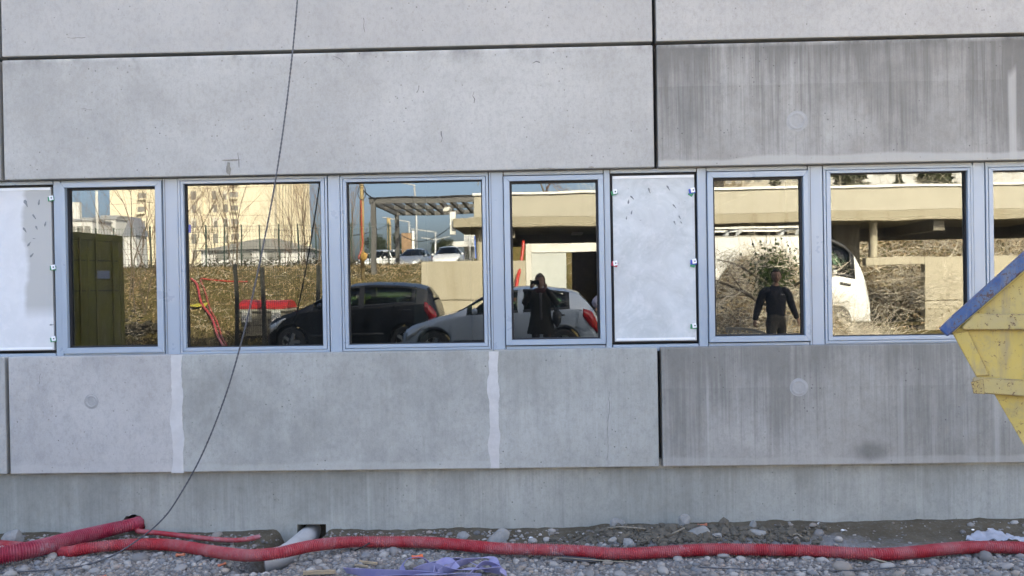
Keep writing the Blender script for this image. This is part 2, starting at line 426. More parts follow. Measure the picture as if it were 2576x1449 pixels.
# ------------------------------------------------------------------ window band
YS = YF+.062                     # sash front face
YM = YF+.085                     # mullion front face
wins = [  # glass TL TR BL BR, outer TL TR BL BR, kind
 ((163.5, 472), (388, 471.5), (174.8, 875), (398.5, 870.6), (148, 458), (403, 455.7), (160, 890), (414, 886.4), 'open'),
 ((460.8, 462.6), (804, 459), (470.5, 874), (813, 869), (449.6, 454), (813, 449.5), (461.8, 885), (823, 877.7), 'fixed'),
 ((870.4, 458.5), (1210.8, 454), (880, 866.6), (1218, 861.4), (860, 448.8), (1220, 444.6), (869.7, 877.7), (1228, 870.8), 'fixed'),
 ((1282.7, 456.4), (1503, 454), (1289, 854.5), (1509.5, 850.6), (1265.6, 443.5), (1517.5, 438.3), (1274, 869.7), (1524, 864.9), 'open'),
 ((1793.8, 448.7), (2018.5, 444.6), (1800, 845.4), (2023.7, 842.3), (1778, 433), (2033.4, 428), (1785.8, 861.4), (2038.6, 857.9), 'open'),
 ((2090.8, 436), (2432.4, 431.4), (2095.5, 846.5), (2438, 840), (2079, 429), (2443, 420.6), (2085.7, 857.3), (2447, 852), 'fixed'),
 ((2499, 429.6), (2842, 424), (2505, 840), (2848, 834), (2488, 421), (2854, 414), (2495, 851), (2860, 845), 'fixed'),
]
def rect(tl, tr, bl, br, y):
    a, b, c, d = [P(q[0], q[1], y) for q in (tl, tr, bl, br)]
    return (a.x+c.x)/2, (b.x+d.x)/2, (c.z+d.z)/2, (a.z+b.z)/2
zO1 = np.mean([rect(*w[4:8], YS)[3] for w in wins]); zO0 = np.mean([rect(*w[4:8], YS)[2] for w in wins])
m_bead = mat('glazing_bead', (.20, .24, .31), .35, vary=.1)
spans = []
for w in wins:
    gx0, gx1, gz0, gz1 = rect(*w[0:4], YS+.012); ox0, ox1, oz0, oz1 = rect(*w[4:8], YS)
    opening = w[8] == 'open'
    yg = YG
    mb = MB()                                   # mitred sash ring with real depth
    def ring(mb, a, b, y0, y1):
        (x0, x1, z0, z1), (X0, X1, Z0, Z1) = a, b
        for q in (((X0, Z0), (X1, Z0), (x1, z0), (x0, z0)), ((X1, Z0), (X1, Z1), (x1, z1), (x1, z0)), ((X1, Z1), (X0, Z1), (x0, z1), (x1, z1)), ((X0, Z1), (X0, Z0), (x0, z0), (x0, z1))):
            mb.prism(list(q), y0, y1)
        return mb
    ys = YS if opening else YS+.010
    ring(mb, (gx0-.004, gx1+.004, gz0-.004, gz1+.004), (ox0, ox1, oz0, oz1), ys, YG+.03)
    fr = mb.build('window_frame', m_alu, bld, bevel=.003)
    gk = .014 if opening else .006
    ring(MB(), (gx0+gk, gx1-gk, gz0+gk*.6, gz1-gk), (gx0-.0035, gx1+.0035, gz0-.0035, gz1+.0035), YG-.022, YG+.004).build('gasket', m_gasket, fr)
    if not opening:                              # the slim outer frame line of a fixed light
        ring(MB(), (ox0-.004, ox1+.004, oz0-.004, oz1+.004), (ox0-.022, ox1+.022, oz0-.022, oz1+.022), YS+.014, YG+.03).build('fixed_frame', m_alu, fr, bevel=.002)
    pn = MB().box(gx0-.002, gx1+.002, YG, YG+.024, gz0-.002, gz1+.002).build('pane', m_glass, fr)
    pn.data.materials.append(m_glass_edge)
    for p in pn.data.polygons: p.material_index = 0 if p.normal.y < -.5 else 1
    spans.append((ox0-(0 if opening else .022), ox1+(0 if opening else .022)))
# infilled openings
B0 = (P(-190, 670, YS).x, P(132.5, 670, YS).x); B5 = (P(1539, 640, YS).x, P(1756, 640, YS).x)
spans = sorted(spans+[B0, B5])
spans = [(XW, spans[0][0]-.18)]+spans+[(spans[-1][1]+.18, XE)]
gap = .006
for (a0, a1), (b0, b1) in zip(spans[:-1], spans[1:]):
    if b0-a1 > .03:
        MB().box(a1+gap, b0-gap, YM, YG+.04, zO0-.045, zO1+.035).build('mullion', m_alu, bld, bevel=.003)
        if b0-a1 > .12:                           # shallow groove lines of the two-part mullion cover
            MB().box(a1+gap+.016, a1+gap+.019, YM-.0015, YM+.01, zO0-.04, zO1+.03).build('cover_joint', m_gasket, bld)
for a0, a1 in spans[1:-1]:
    MB().box(a0+.002, a1-.002, YM+.004, YG+.04, zO1+.006, zO1+.035).build('head_rail', m_alu, bld)
    MB().box(a0+.002, a1-.002, YM+.004, YG+.04, zO0-.045, zO0-.006).build('sill_rail', m_alu, bld)
MB().box(XW, XE, YM-.004, YG+.045, zO0-.062, zO0-.047).build('sill_profile', m_alu, bld, bevel=.002)
MB().box(XW, XE, YF+.10, YG+.05, zCt-.012, zO0-.064).build('sill_bedding', mat('sill_mortar', (.38, .38, .37), .9, bump=.3), bld)
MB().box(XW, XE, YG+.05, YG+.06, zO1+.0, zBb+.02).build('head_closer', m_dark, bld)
for i in (0, -1):
    MB().box(spans[i][0], spans[i][1], YM+.02, YG+.04, zO0, zO1).build('blank_infill', m_alu, bld)

def board_mat(name, seed, two_tone):
    k = NT(name); o = (seed*3.3, 0, seed*1.7)
    f = k.noise(3.5, 6, .7, k.co((1, 1, 1), o), .8); f2 = k.noise(11, 5, .7, k.co((1, 1, 1), o), .5); f3 = k.noise(1.2, 3, .6, k.co((1, 1, 1), o))
    c = k.mix(k.ramp(f, .36, .64), (.44, .465, .455), (.55, .575, .565))
    c = k.mix(k.math('MULTIPLY', k.ramp(f2, .50, .68), .55), c, (.64, .64, .63))
    c = k.mix(k.math('MULTIPLY', k.ramp(f3, .46, .62), .35), c, (.39, .39, .375))
    if two_tone:
        x, _, z = k.xyz()
        e = k.math('ADD', x, k.math('MULTIPLY', k.math('SUBTRACT', k.noise(4, 3, .5, k.co((0, 1, 1), o)), .5), .22))
        q = k.math('MULTIPLY', k.ramp(e, .29, .33), k.ramp(z, .28, .40))
        c = k.mix(q, k.mix(.5, c, (.72, .71, .70)), (.42, .415, .385))
    k.base(c); k.rough(.8); k.bump(f2, .15, .006); return k.m
m_white = mat('white_plastic', (.75, .76, .75), .5, vary=.05)
m_clipw = mat('clip_white', (.78, .79, .80), .45, vary=.04)
m_clipc = {'g': mat('clip_green', (.012, .23, .10), .45, vary=.15), 'b': mat('clip_blue', (.02, .06, .42), .45, vary=.15), 'r': mat('clip_red', (.42, .02, .05), .45, vary=.15)}
m_dab = mat('grey_adhesive', (.20, .215, .22), .7, vary=.3, scale=40)
m_bolt = mat('bolt_black', (.02, .02, .022), .5)
def infill(x0, x1, vtl, vbl, seed, two, clips, dabs, lab):
    z1, z0 = vtl, vbl
    ob = MB().box(x0+.018, x1-.018, YG-.035, YG-.005, z0+.02, z1-.02).build('infill_board', board_mat('plastered_board_%d' % seed, seed, two), bld, origin=((x0+x1)/2-(0 if not two else .0), YG, z0))
    ob['label'] = lab
    # black rebate round the board, white bead along its top and foot
    MB().box(x0+.004, x1-.004, YG-.004, YG+.02, z0+.004, z1-.004).build('rebate', m_gasket, ob)
    MB().box(x0+.022, x1-.02, YG-.041, YG-.0352, z1-.043, z1-.022).build('top_bead', m_white, ob)
    MB().box(x0+.03, x1-.03, YG-.040, YG-.0352, z0+.028, z0+.045).build('foot_bead', m_white, ob)
    for u, v, col in clips:
        c = P(u, v, YG-.05); s = random.Random(int(u))
        q = MB().obox(c, (.017, 0, .003), (0, .004, 0), (-.003, 0, .019)).build('clip', m_clipw, ob, bevel=.002)
        for j, cc in enumerate(col):
            a = s.uniform(-.5, .5)+j*1.3
            MB().obox(c+Vector((-.006-.004*j, .006+.004*j, -.008-.016*j)), (.026*math.cos(a), 0, .026*math.sin(a)), (0, .002, 0), (-.019*math.sin(a), 0, .019*math.cos(a))).build('wedge', m_clipc[cc], ob)
        MB().lathe([(0, -.003), (.006, -.003), (.006, .006)], 10, c+Vector((.003, -.004, 0)), 'y').build('bolt', m_bolt, ob)
    for i, (u, v, L, a) in enumerate(dabs):
        c = P(u, v, YG-.036); rn = random.Random(i*7+seed); w = L*rn.uniform(.28, .45)
        pts = []
        for t in np.linspace(0, 6.283, 11)[:-1]:
            ex, ez = L*math.cos(t)*rn.uniform(.8, 1.1), w*math.sin(t)*rn.uniform(.7, 1.1)*(1 if math.cos(t) < .2 else .5)
            pts.append((c.x+ex*math.cos(a)-ez*math.sin(a), c.z+ex*math.sin(a)+ez*math.cos(a)))
        MB().prism(pts, YG-.0385, YG-.034).build('adhesive_dab', m_dab, ob)
zb1, zb0 = zO1+.002, zO0+.002
infill(B5[0], B5[1], zb1, zb0, 5, False,
       [(1547, 482, 'g'), (1743, 478, 'bg'), (1548, 662, 'r'), (1747, 657, 'bg'), (1747, 819, 'g')],
       [(1633, 479, .026, -1.2), (1681, 473, .026, -1.0), (1590, 497, .024, -.8), (1581, 507, .02, 1.4), (1589, 534, .019, 1.3), (1576, 548, .016, 1.4), (1697, 519, .024, -.9), (1710, 547, .018, -1.1), (1714, 560, .014, -1), (1697, 560, .018, -1.2), (1612, 554, .007, 0), (1723, 507, .006, .5), (1581, 475, .007, 0)],
       'infilled bay of blotchy white plaster with coloured wedges, in the right half of the band')
infill(B0[0], B0[1], zb1, zb0, 2, True,
       [(129, 498, 'g'), (134, 672, 'g'), (135, 852, 'g')],
       [(65, 511, .034, -1.2), (98, 509, .026, 1.4), (86, 545, .028, -1), (62, 578, .026, -1), (114, 563, .022, 1.3), (92, 573, .02, -1.2), (86, 600, .012, 0), (73, 614, .024, .9), (80, 642, .024, .9), (130, 817, .022, .05)],
       'infilled bay of white plaster with a grey unpainted patch, at the left end of the band')

# upper storeys, ends, back and rooms: plain, they cast the shade the photograph stands in
m_up = concrete('concrete_upper', Lc, Dc, seed=13, ztop=9, zbot=0)
MB().box(XW, XE, YF+.005, 16.5, zA1+.03, ZTOP).build('upper_wall', m_up, bld)
MB().box(XW, XW+.25, YG+.08, 16.5, -1, zA1+.03).build('end_wall', m_up, bld)
MB().box(XE-.25, XE, YG+.08, 16.5, -1, zA1+.03).build('end_wall', m_up, bld)
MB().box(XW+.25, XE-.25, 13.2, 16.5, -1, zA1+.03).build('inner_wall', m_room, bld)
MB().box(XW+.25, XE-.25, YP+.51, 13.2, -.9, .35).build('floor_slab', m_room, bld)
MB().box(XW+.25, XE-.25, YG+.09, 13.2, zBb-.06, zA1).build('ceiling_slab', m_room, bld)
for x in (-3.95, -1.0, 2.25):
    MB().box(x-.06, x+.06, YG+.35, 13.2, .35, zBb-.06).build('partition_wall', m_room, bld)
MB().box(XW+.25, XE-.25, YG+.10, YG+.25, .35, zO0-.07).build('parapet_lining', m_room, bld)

# ================================================================== GROUND
def zg(x, y):
    near = -.5+.5*sm((6.15-y)/3.0)                       # rises from the trench at the wall to the yard
    if y > -3: return near if y < 7.6 else -.5+.5*sm((y-12)/8)
    lb = 2.3*sm((-7.2-y)/13.5)                           # grassy bank up to the upper car park
    rb = 4.2*sm((-17.0-y)/9)                            # wooded bank behind the canopy
    t = sm((x+3.2)/2.2)
    z = lerp(lb, rb, t)
    md = 1.98*sm((-3.6-y)/2.6)*sm((x-3.4)/1.6)*sm((7.5-x)/1.7)*sm((y+9.5)/2.5)   # heap of brush on the right
    return z+md
def M_ground(u, v, y0=8.0, dz=0.):
    yv = 2*YG-2
    while yv < 90:
        p = M(u, v, yv)
        if p.z < zg(p.x, p.y)+dz: return p
        yv += .03
    return M(u, v, 80)
pA = P(785, 1352, YP+.2); pB = G(708, 1408, -.52); pA.z = -.575      # drain pipe axis: the trench is dug out round it
def seg_d(x, y):
    ax, ay, bx, by = pA.x, pA.y, pB.x-.12, pB.y-.10; t = max(0, min(1, ((x-ax)*(bx-ax)+(y-ay)*(by-ay))/((bx-ax)**2+(by-ay)**2)))
    return math.hypot(x-ax-t*(bx-ax), y-ay-t*(by-ay))-.09*t
xs = np.concatenate([-np.geomspace(400, 12, 26), np.arange(-11.6, -4.6, .5), np.arange(-4.6, 4.7, .03), np.arange(4.8, 13, .4), np.geomspace(13.4, 400, 26)])
ys = np.concatenate([-np.geomspace(600, 32, 22), np.arange(-31.5, -2, .5), np.arange(-2, 5.6, .35), np.arange(5.6, 7.5, .028), np.arange(7.6, 18, 1.2), np.geomspace(19, 120, 8)])
V = []
for y in ys:
    for x in xs:
        z = zg(x, y)
        if 5.0 < y < 7.6 and -4.7 < x < 4.8:
            z -= .07*sm((y-6.95)/.15)*sm(1.5-abs(x-(pA.x-.02))/.17)
            z -= .20*sm(1.25-(seg_d(x, y)+.04*noise.noise(Vector((x*7, y*7, 9))))/.16)
            n1 = noise.noise(Vector((x*2.1, y*2.1, 3))); n2 = noise.noise(Vector((x*9, y*9, 7))); n3 = noise.noise(Vector((x*26, y*26, 1)))
            rub = sm((x-.2)/.4)*sm((2.75-x)/.6)*sm((7.28-y)/.15)*sm((y-6.72)/.1)     # trampled spoil heap by the wall
            z += .020*n1+.011*n2+.004*n3+rub*(.055+.03*n2+.02*n3)
            z += .035*sm((y-7.15)/.2)*sm((x-.3)/.5)
        elif y < -7 and y > -60: z += .10*noise.noise(Vector((x*.6, y*.6, 5)))+.05*noise.noise(Vector((x*2.2, y*2.2, 5)))
        V.append((x, y, z))
nx = len(xs)
Fq = [(j*nx+i, j*nx+i+1, (j+1)*nx+i+1, (j+1)*nx+i) for j in range(len(ys)-1) for i in range(nx-1)]
me = bpy.data.meshes.new('ground'); me.from_pydata(V, [], Fq); me.shade_smooth(); me.update()
ground = bpy.data.objects.new('ground', me); COL.objects.link(ground); tag(ground, 'muddy gravel yard rising into a grassy bank', None, None, 'structure')
k = NT('yard_soil')
x, y, z = k.xyz()
f1, f2, f3 = k.noise(3.5, 6, .65), k.noise(30, 6, .75), k.noise(.7, 4, .6)
mud = k.mix(k.ramp(f1, .35, .65), (.085, .067, .042), (.130, .106, .072))
mud = k.mix(k.ramp(f2, .52, .75), mud, (.17, .16, .14))
grav = k.mix(k.ramp(f2, .3, .7), (.13, .128, .122), (.27, .265, .255))
e = k.math('ADD', y, k.math('MULTIPLY', k.math('SUBTRACT', f1, .5), 1.1))
near = k.mix(k.ramp(e, 6.98, 6.72), mud, grav)
yard = k.mix(k.ramp(f3, .3, .7), (.12, .118, .112), (.17, .165, .155))
c = k.mix(k.ramp(y, 5.2, 4.2), near, yard)
grass = k.mix(k.ramp(f1, .38, .62), (.085, .074, .020), (.125, .085, .032))
grass = k.mix(k.ramp(k.noise(9, 5, .7), .5, .7), grass, (.048, .046, .012))
c = k.mix(k.ramp(k.math('ADD', y, k.math('MULTIPLY', k.math('SUBTRACT', f3, .5), 2)), -7.0, -8.4), c, grass)
lot = k.mix(k.ramp(f3, .3, .7), (.075, .073, .070), (.11, .107, .10))
c = k.mix(k.ramp(y, -30, -33), c, lot)
k.base(c); k.rough(.92); k.b.inputs['Specular IOR Level'].default_value = .25
k.bump(k.math('ADD', f2, k.math('MULTIPLY', k.noise(90, 3), .5)), .8, .02)
me.materials.append(k.m)
BVH_G = None
def gz(x, y):                                           # ground height incl. relief near the wall
    j = min(max(int(np.searchsorted(ys, y)), 1), len(ys)-1); i = min(max(int(np.searchsorted(xs, x)), 1), nx-1)
    ty = (y-ys[j-1])/(ys[j]-ys[j-1]); tx = (x-xs[i-1])/(xs[i]-xs[i-1])
    a, b, c2, d = V[(j-1)*nx+i-1][2], V[(j-1)*nx+i][2], V[j*nx+i-1][2], V[j*nx+i][2]
    return lerp(lerp(a, b, tx), lerp(c2, d, tx), ty)

# ================================================================== THINGS IN FRONT OF THE WALL
def stone_mat():
    k = NT('river_stone')
    at = k.n('ShaderNodeAttribute'); at.attribute_name = 'tone'
    f = k.noise(22, 5, .7)
    c = k.mix(k.math('MULTIPLY', k.ramp(f, .4, .75), .4), at.outputs['Color'], (.12, .115, .105))
    c = k.mix(k.math('MULTIPLY', k.ramp(k.noise(60, 3), .55, .8), .3), c, (.45, .44, .42))
    k.base(c); k.rough(.85); k.b.inputs['Specular IOR Level'].default_value = .3; k.bump(f, .25, .004); return k.m
m_stone = stone_mat()
TONES = [(0.222, 0.208, 0.19), (0.284, 0.267, 0.244), (0.177, 0.167, 0.155), (0.336, 0.313, 0.279), (0.248, 0.217, 0.181), (0.301, 0.25, 0.201), (0.195, 0.196, 0.194), (0.372, 0.342, 0.302), (0.142, 0.129, 0.116), (0.239, 0.2, 0.17)]
rs = random.Random(21)
bv = np.array(ICO[0]); bf = np.array(ICO[1]); nv = len(bv)
def gravel_mesh(name, spots, mat_, tones, flat=(.45, .8), jit=.12, kind='stuff', smooth=True):
    n = len(spots); A = np.zeros((n*nv, 3)); T = np.zeros((n*nv, 4)); T[:, 3] = 1
    for i, (x, y, z, r) in enumerate(spots):
        a, ax = rs.uniform(0, 6.28), rs.uniform(-.35, .35); sc = np.array((r*rs.uniform(.9, 1.35), r*rs.uniform(.7, 1), r*rs.uniform(*flat)))
        q = bv*sc*(1+np.random.uniform(-jit, jit, (nv, 1)))
        ca, sa = math.cos(a), math.sin(a); q = np.stack((q[:, 0]*ca-q[:, 1]*sa, q[:, 0]*sa+q[:, 1]*ca, q[:, 2]+q[:, 0]*ax*.5), 1)
        A[i*nv:(i+1)*nv] = q+np.array((x, y, z)); t = rs.choice(tones); b = rs.uniform(.8, 1.2)
        T[i*nv:(i+1)*nv, :3] = np.array(t)*b
    Fc = (bf[None]+np.arange(n)[:, None, None]*nv).reshape(-1, 3)
    me = bpy.data.meshes.new(name); me.from_pydata(A.tolist(), [], Fc.tolist()); me.update()
    at = me.attributes.new('tone', 'FLOAT_COLOR', 'POINT'); at.data.foreach_set('color', T.ravel())
    if smooth: me.shade_smooth()
    me.materials.append(mat_); o = bpy.data.objects.new(name, me); COL.objects.link(o)
    if kind: o['kind'] = kind
    return o
spots = []
for i in range(70000):
    x, y = rs.uniform(-4.4, 4.5), rs.uniform(5.45, 7.3)
    left = sm((1.0-x)/1.6)
    p = sm((lerp(6.78, 7.0, left)-y)/.16)*(.5+.5*sm(.5+2.2*noise.noise(Vector((x*1.8, y*1.8, 2))))) + .10*left + .03
    if rs.random() > p or y < 5.45 or seg_d(x, y) < .12: continue
    r = min(.036, .0055*math.exp(abs(rs.gauss(0, .68))))
    spots.append((x, y, gz(x, y)+r*.15, r))
grv = gravel_mesh('gravel', spots, m_stone, TONES); tag(grv, 'loose grey gravel strewn over the trench floor')

# spoil: angular clods of grey mud heaped at the foot of the wall
m_clod = mat('wet_clay_clod', (.105, .090, .066), .9, vary=.35, scale=20, bump=.5)
sp = []
for i in range(1500):
    u, v = rs.gauss(1740, 150), rs.gauss(1352, 14)
    if not (1330 < v < 1392 and 1380 < u < 2080): continue
    q = G(u, v, -.46)
    if q.y > YP-.02: continue
    r = .012*math.exp(abs(rs.gauss(0, .5))); sp.append((q.x, q.y, gz(q.x, q.y)+r*.3, r))
clods = gravel_mesh('clay_clods', sp, m_clod, [(.1, .09, .08)], (.6, 1.), .3, smooth=False); tag(clods, 'crumbled grey clay heaped against the plinth')

# larger cobbles, each its own object
cob_meshes = []
for i in range(8):
    bm = bmesh.new(); bmesh.ops.create_icosphere(bm, subdivisions=2, radius=1)
    s3 = (rs.uniform(.9, 1.25), rs.uniform(.7, .95), rs.uniform(.5, .72))
    for vv in bm.verts:
        n_ = noise.noise(vv.co*1.3+Vector((i*9, 0, 0)))
        vv.co = Vector((vv.co.x*s3[0], vv.co.y*s3[1], vv.co.z*s3[2]))*(1+.22*n_)
    me = bpy.data.meshes.new('cobble'); bm.to_mesh(me); bm.free(); me.shade_smooth()
    at = me.attributes.new('tone', 'FLOAT_COLOR', 'POINT'); t = TONES[i]
    at.data.foreach_set('color', np.tile(np.array(t+(1,)), len(me.vertices))); me.materials.append(m_stone); cob_meshes.append(me)
COBS = []
def cobble(u, v, wpx, mi, lab=None, grp='river cobbles lying along the red duct'):
    q = G(u, v, -.47); r = wpx/2*(q-CAM).length/F/1.22
    o = bpy.data.objects.new('cobble', cob_meshes[mi % 8]); COL.objects.link(o)
    o.location = (q.x, q.y, gz(q.x, q.y)+r*.35); o.rotation_euler = (rs.uniform(-.2, .2), rs.uniform(-.2, .2), rs.uniform(0, 6.28)); o.scale = (r, r, r)
    tone = ('mid grey', 'light grey', 'dark grey', 'pale cream grey', 'brownish grey', 'tan', 'bluish grey', 'palest whitish')[mi % 8]
    size = 'large' if wpx >= 30 else 'middling' if wpx >= 20 else 'small'
    where = next(t for lim, t in ((150, 'at far left'), (330, 'by the trailing cable'), (480, 'right of the trailing cable'), (650, 'left of the drain pipe'), (870, 'by the drain pipe mouth'),
        (1060, 'left beside the lilac straps'), (1270, 'right beside the lilac straps'), (1430, 'left of the dark board scrap'), (1620, 'below the dark board scrap'), (1800, 'before the clay heap'), (1960, 'right of the clay heap'), (2120, 'before the bare mud'), (2300, 'near the right duct dip'), (9999, 'near the right edge')) if u < lim)
    row = 'behind the duct, ' if v < 1372 else 'touching the duct, ' if v < 1408 else '' if v < 1430 else 'at the bottom edge, '
    tag(o, lab or f'{size} {tone} cobble {row}{where}', 'stone', grp); COBS.append((u, o)); return o
# (u, v, width) read where the photograph shows them
for i, (u, v, w, m_) in enumerate([
 (1529, 1408, 29, 5), (1705, 1404, 31, 1), (1594, 1425, 20, 3), (1668, 1432, 40, 3), (1610, 1398, 22, 4), (1820, 1396, 36, 1), (1863, 1400, 30, 3),
 (2118, 1424, 52, 4), (2030, 1402, 26, 1), (1393, 1408, 29, 3), (2134, 1437, 30, 4), (2094, 1427, 22, 2), (2232, 1422, 38, 3), (2290, 1412, 22, 7), (2350, 1410, 30, 2), (2480, 1400, 44, 2),
 (2530, 1420, 36, 1), (2440, 1428, 26, 0), (2385, 1424, 24, 4), (1937, 1423, 22, 1), (1885, 1424, 20, 0), (1780, 1402, 20, 7), (1462, 1417, 26, 6), (1500, 1400, 16, 3),
 (1240, 1412, 24, 2), (1265, 1421, 22, 3), (1170, 1398, 18, 1), (1190, 1406, 16, 0), (990, 1383, 36, 0), (920, 1395, 36, 6), (868, 1381, 16, 4), (1040, 1420, 22, 5), (1097, 1407, 24, 3),
 (1222, 1437, 16, 7), (1308, 1423, 26, 4), (1336, 1430, 18, 5), (570, 1383, 28, 4), (405, 1386, 22, 3), (500, 1404, 30, 6), (352, 1402, 44, 2), (238, 1432, 30, 1), (130, 1395, 34, 3),
 (95, 1412, 26, 6), (60, 1425, 30, 1), (40, 1402, 18, 2), (170, 1412, 26, 0), (300, 1378, 20, 4), (320, 1410, 22, 7), (455, 1424, 34, 1), (540, 1432, 28, 2), (620, 1428, 22, 8), (660, 1395, 26, 3),
 (215, 1393, 22, 5), (545, 1342, 30, 4), (505, 1346, 18, 1), (367, 1358, 20, 6), (1230, 1342, 16, 3), (1260, 1350, 18, 5), (1340, 1357, 30, 3), (1375, 1352, 24, 7), (1408, 1352, 22, 1),
 (1290, 1355, 20, 4), (2045, 1340, 22, 4), (2060, 1352, 34, 2), (1990, 1333, 14, 5), (2110, 1365, 24, 7), (1720, 1437, 22, 4), (1772, 1428, 18, 1), (1985, 1438, 26, 2), (2045, 1436, 30, 6), (2260, 1440, 32, 4),
 (2330, 1437, 34, 1), (2505, 1440, 40, 0), (1560, 1440, 34, 1), (1485, 1438, 40, 8), (820, 1422, 22, 1), (755, 1412, 16, 0), (25, 1440, 34, 3), (400, 1436, 26, 0), (150, 1441, 30, 6)]):
    cobble(u, v, w, m_)
for i in range(90):
    u, v = rs.uniform(10, 2570), rs.uniform(1398, 1447)
    cobble(u, v, rs.uniform(9, 19), rs.randrange(8))

byl = {}
for u, o in COBS: byl.setdefault(o['label'], []).append((u, o))
for lab, L in byl.items():                              # look-alikes in one spot: tell them apart by their place
    L.sort(key=lambda q: q[0])
    if len(L) > 1:
        for (u, o), wd_ in zip(L, ('left', 'right') if len(L) == 2 else ('left', 'middle', 'right') if len(L) == 3 else ('leftmost', 'second', 'third', 'fourth', 'fifth', 'sixth')): o['label'] = wd_+' '+lab
# broken concrete lumps
m_rub = mat('broken_concrete', (.25, .245, .225), .9, vary=.25, scale=14, bump=.5)
def lump(u, v, w, h, seed, lab, dz=0.):
    rn = random.Random(seed); q = G(u, v, -.46); k_ = (q-CAM).length/F; bm = bmesh.new(); bmesh.ops.create_icosphere(bm, subdivisions=2, radius=1)
    pl_ = [(Vector((rn.gauss(0, 1), rn.gauss(0, 1), rn.gauss(0, 1))).normalized(), rn.uniform(.55, .85)) for _ in range(9)]
    for vv in bm.verts:
        for n_, d_ in pl_:
            e_ = vv.co.dot(n_)-d_
            if e_ > 0: vv.co -= n_*e_
        vv.co = Vector((vv.co.x*w/2*k_*1.15, vv.co.y*w/2*k_*.8, vv.co.z*h/2*k_*1.3))*(1+.05*noise.noise(vv.co*3))
    me = bpy.data.meshes.new('concrete_lump'); bm.to_mesh(me); bm.free(); me.materials.append(m_rub)
    o = bpy.data.objects.new('concrete_lump', me); COL.objects.link(o); o.location = (q.x, min(q.y, YP-.03), gz(q.x, min(q.y, YP-.05))+h/2*k_*.55+dz); o.rotation_euler = (0, rn.uniform(-.3, .3), 0)
    return tag(o, lab, 'rubble', 'lumps of broken concrete by the plinth')
lump(1553, 1330, 34, 24, 1, 'pale angular concrete lump alone against the plinth, above the duct')
lump(1722, 1332, 30, 32, 2, 'tallest broken concrete lump, leaning on the heap against the wall', .02)
lump(1757, 1352, 54, 26, 3, 'largest flat slab of broken concrete on the clay heap')
lump(1541, 1366, 22, 16, 4, 'small concrete lump at the end of the leaning stick')
lump(1582, 1368, 34, 20, 5, 'brownish flat lump between the stick and the big slab')
lump(1806, 1361, 26, 14, 6, 'low grey lump just right of the big slab')
lump(1895, 1330, 18, 26, 7, 'upright mossy lump at the right end of the heap')
lump(1905, 1353, 40, 20, 8, 'dark flat lump at the right end of the heap')
lump(1252, 1348, 58, 34, 9, 'crumbly sandy lump against the wall behind the raised duct')
lump(35, 1352, 48, 30, 10, 'pale block against the wall above the thick red duct')
lump(1165, 1344, 34, 22, 11, 'whitish block against the wall above the arching duct')
lump(85, 1367, 30, 22, 12, 'small grey block behind the thick red duct')

# ------------------------------------------------------------------ red corrugated ducts
def duct_mat(name, c, dust):
    k = NT(name); f = k.noise(5, 6, .7); f2 = k.noise(45, 4, .7)
    x, y, z = k.xyz()
    col = k.mix(k.ramp(f2, .35, .7), c, tuple(q*.72 for q in c))
    col = k.mix(k.math('MULTIPLY', k.ramp(f, .42, .70), dust), col, (.42, .33, .31))
    col = k.mix(k.math('MULTIPLY', k.ramp(k.noise(2.3, 6, .8), .60, .68), dust*1.3), col, (.36, .38, .38))
    k.base(col); k.rough(.55); return k.m
m_duct = duct_mat('red_corrugated_plastic', (.42, .024, .035), .35)
m_duct2 = duct_mat('crimson_corrugated_plastic', (.36, .020, .050), .30)
def corrugated(name, pts, r, pitch, m, lab, taper=None, n=14, cat='duct'):
    path = resample(catmull(pts, pitch/3), pitch/4); L = len(path)
    pat = (1.0, 1.0, .84, .84)
    radii = [pat[i % 4]*(lerp(r, taper, i/(L-1)) if taper else r) for i in range(L)]
    mb = MB().tube(path, radii, n)
    # hollow mouth at the far end
    e = path[-1]; t = (path[-1]-path[-2]).normalized()
    ob = mb.build(name, m, smooth=True, auto=50); tag(ob, lab, cat); return ob
zc = -.45
def GD(u, v, r=.045): return G(u, v, -.49+r)
pts = [(-90, 1368), (0, 1373), (70, 1379), (125, 1386), (170, 1389), (215, 1380), (300, 1371), (385, 1369), (455, 1374), (540, 1388), (620, 1397), (700, 1391), (780, 1374), (870, 1364), (960, 1363), (1060, 1364), (1160, 1371), (1260, 1380), (1380, 1383), (1450, 1386), (1530, 1392), (1600, 1392), (1680, 1388), (1790, 1382), (1920, 1383), (2050, 1386), (2150, 1392), (2230, 1394), (2310, 1388), (2400, 1379), (2480, 1376), (2576, 1378), (2700, 1380)]
lift = lambda u: .012-.06*sm((215-u)/90)+.058*max(0., 1-((u-735)/150)**2)
corrugated('corrugated_duct', [GD(u, v, .045+lift(u)) for u, v in pts], .045, .0155, m_duct, 'long red corrugated duct snaking along the whole foot of the wall')
hole = Vector((hc.x+.01, YP+.12, hc.z-.005))
b1 = [hole, P(338, 1318, YP-.05), P(270, 1334, 7.16), P(180, 1356, 6.88), P(90, 1380, 6.58), P(0, 1397, 6.42), P(-120, 1416, 6.28)]
corrugated('corrugated_duct', b1, .0505, .0175, m_duct2, 'thick red duct coming out of the round hole in the plinth and running left', taper=.072, n=18)
b2 = [Vector((hc.x+.06, YP+.10, hc.z-.06)), P(347, 1332, YP-.03), P(352, 1337, 7.27)]+[GD(u, v, .03) for u, v in ((400, 1341), (460, 1348), (520, 1355), (580, 1359), (620, 1357), (653, 1350))]
b2 = [p if p.y < YP+.2 else p for p in b2]
b2[3:] = [Vector((p.x, min(p.y, 7.27), p.z)) for p in b2[3:]]
corrugated('corrugated_conduit', b2, .0205, .0125, m_duct, 'thin short red conduit ending beside the wall, left of the grey drain pipe', n=10, cat='conduit')

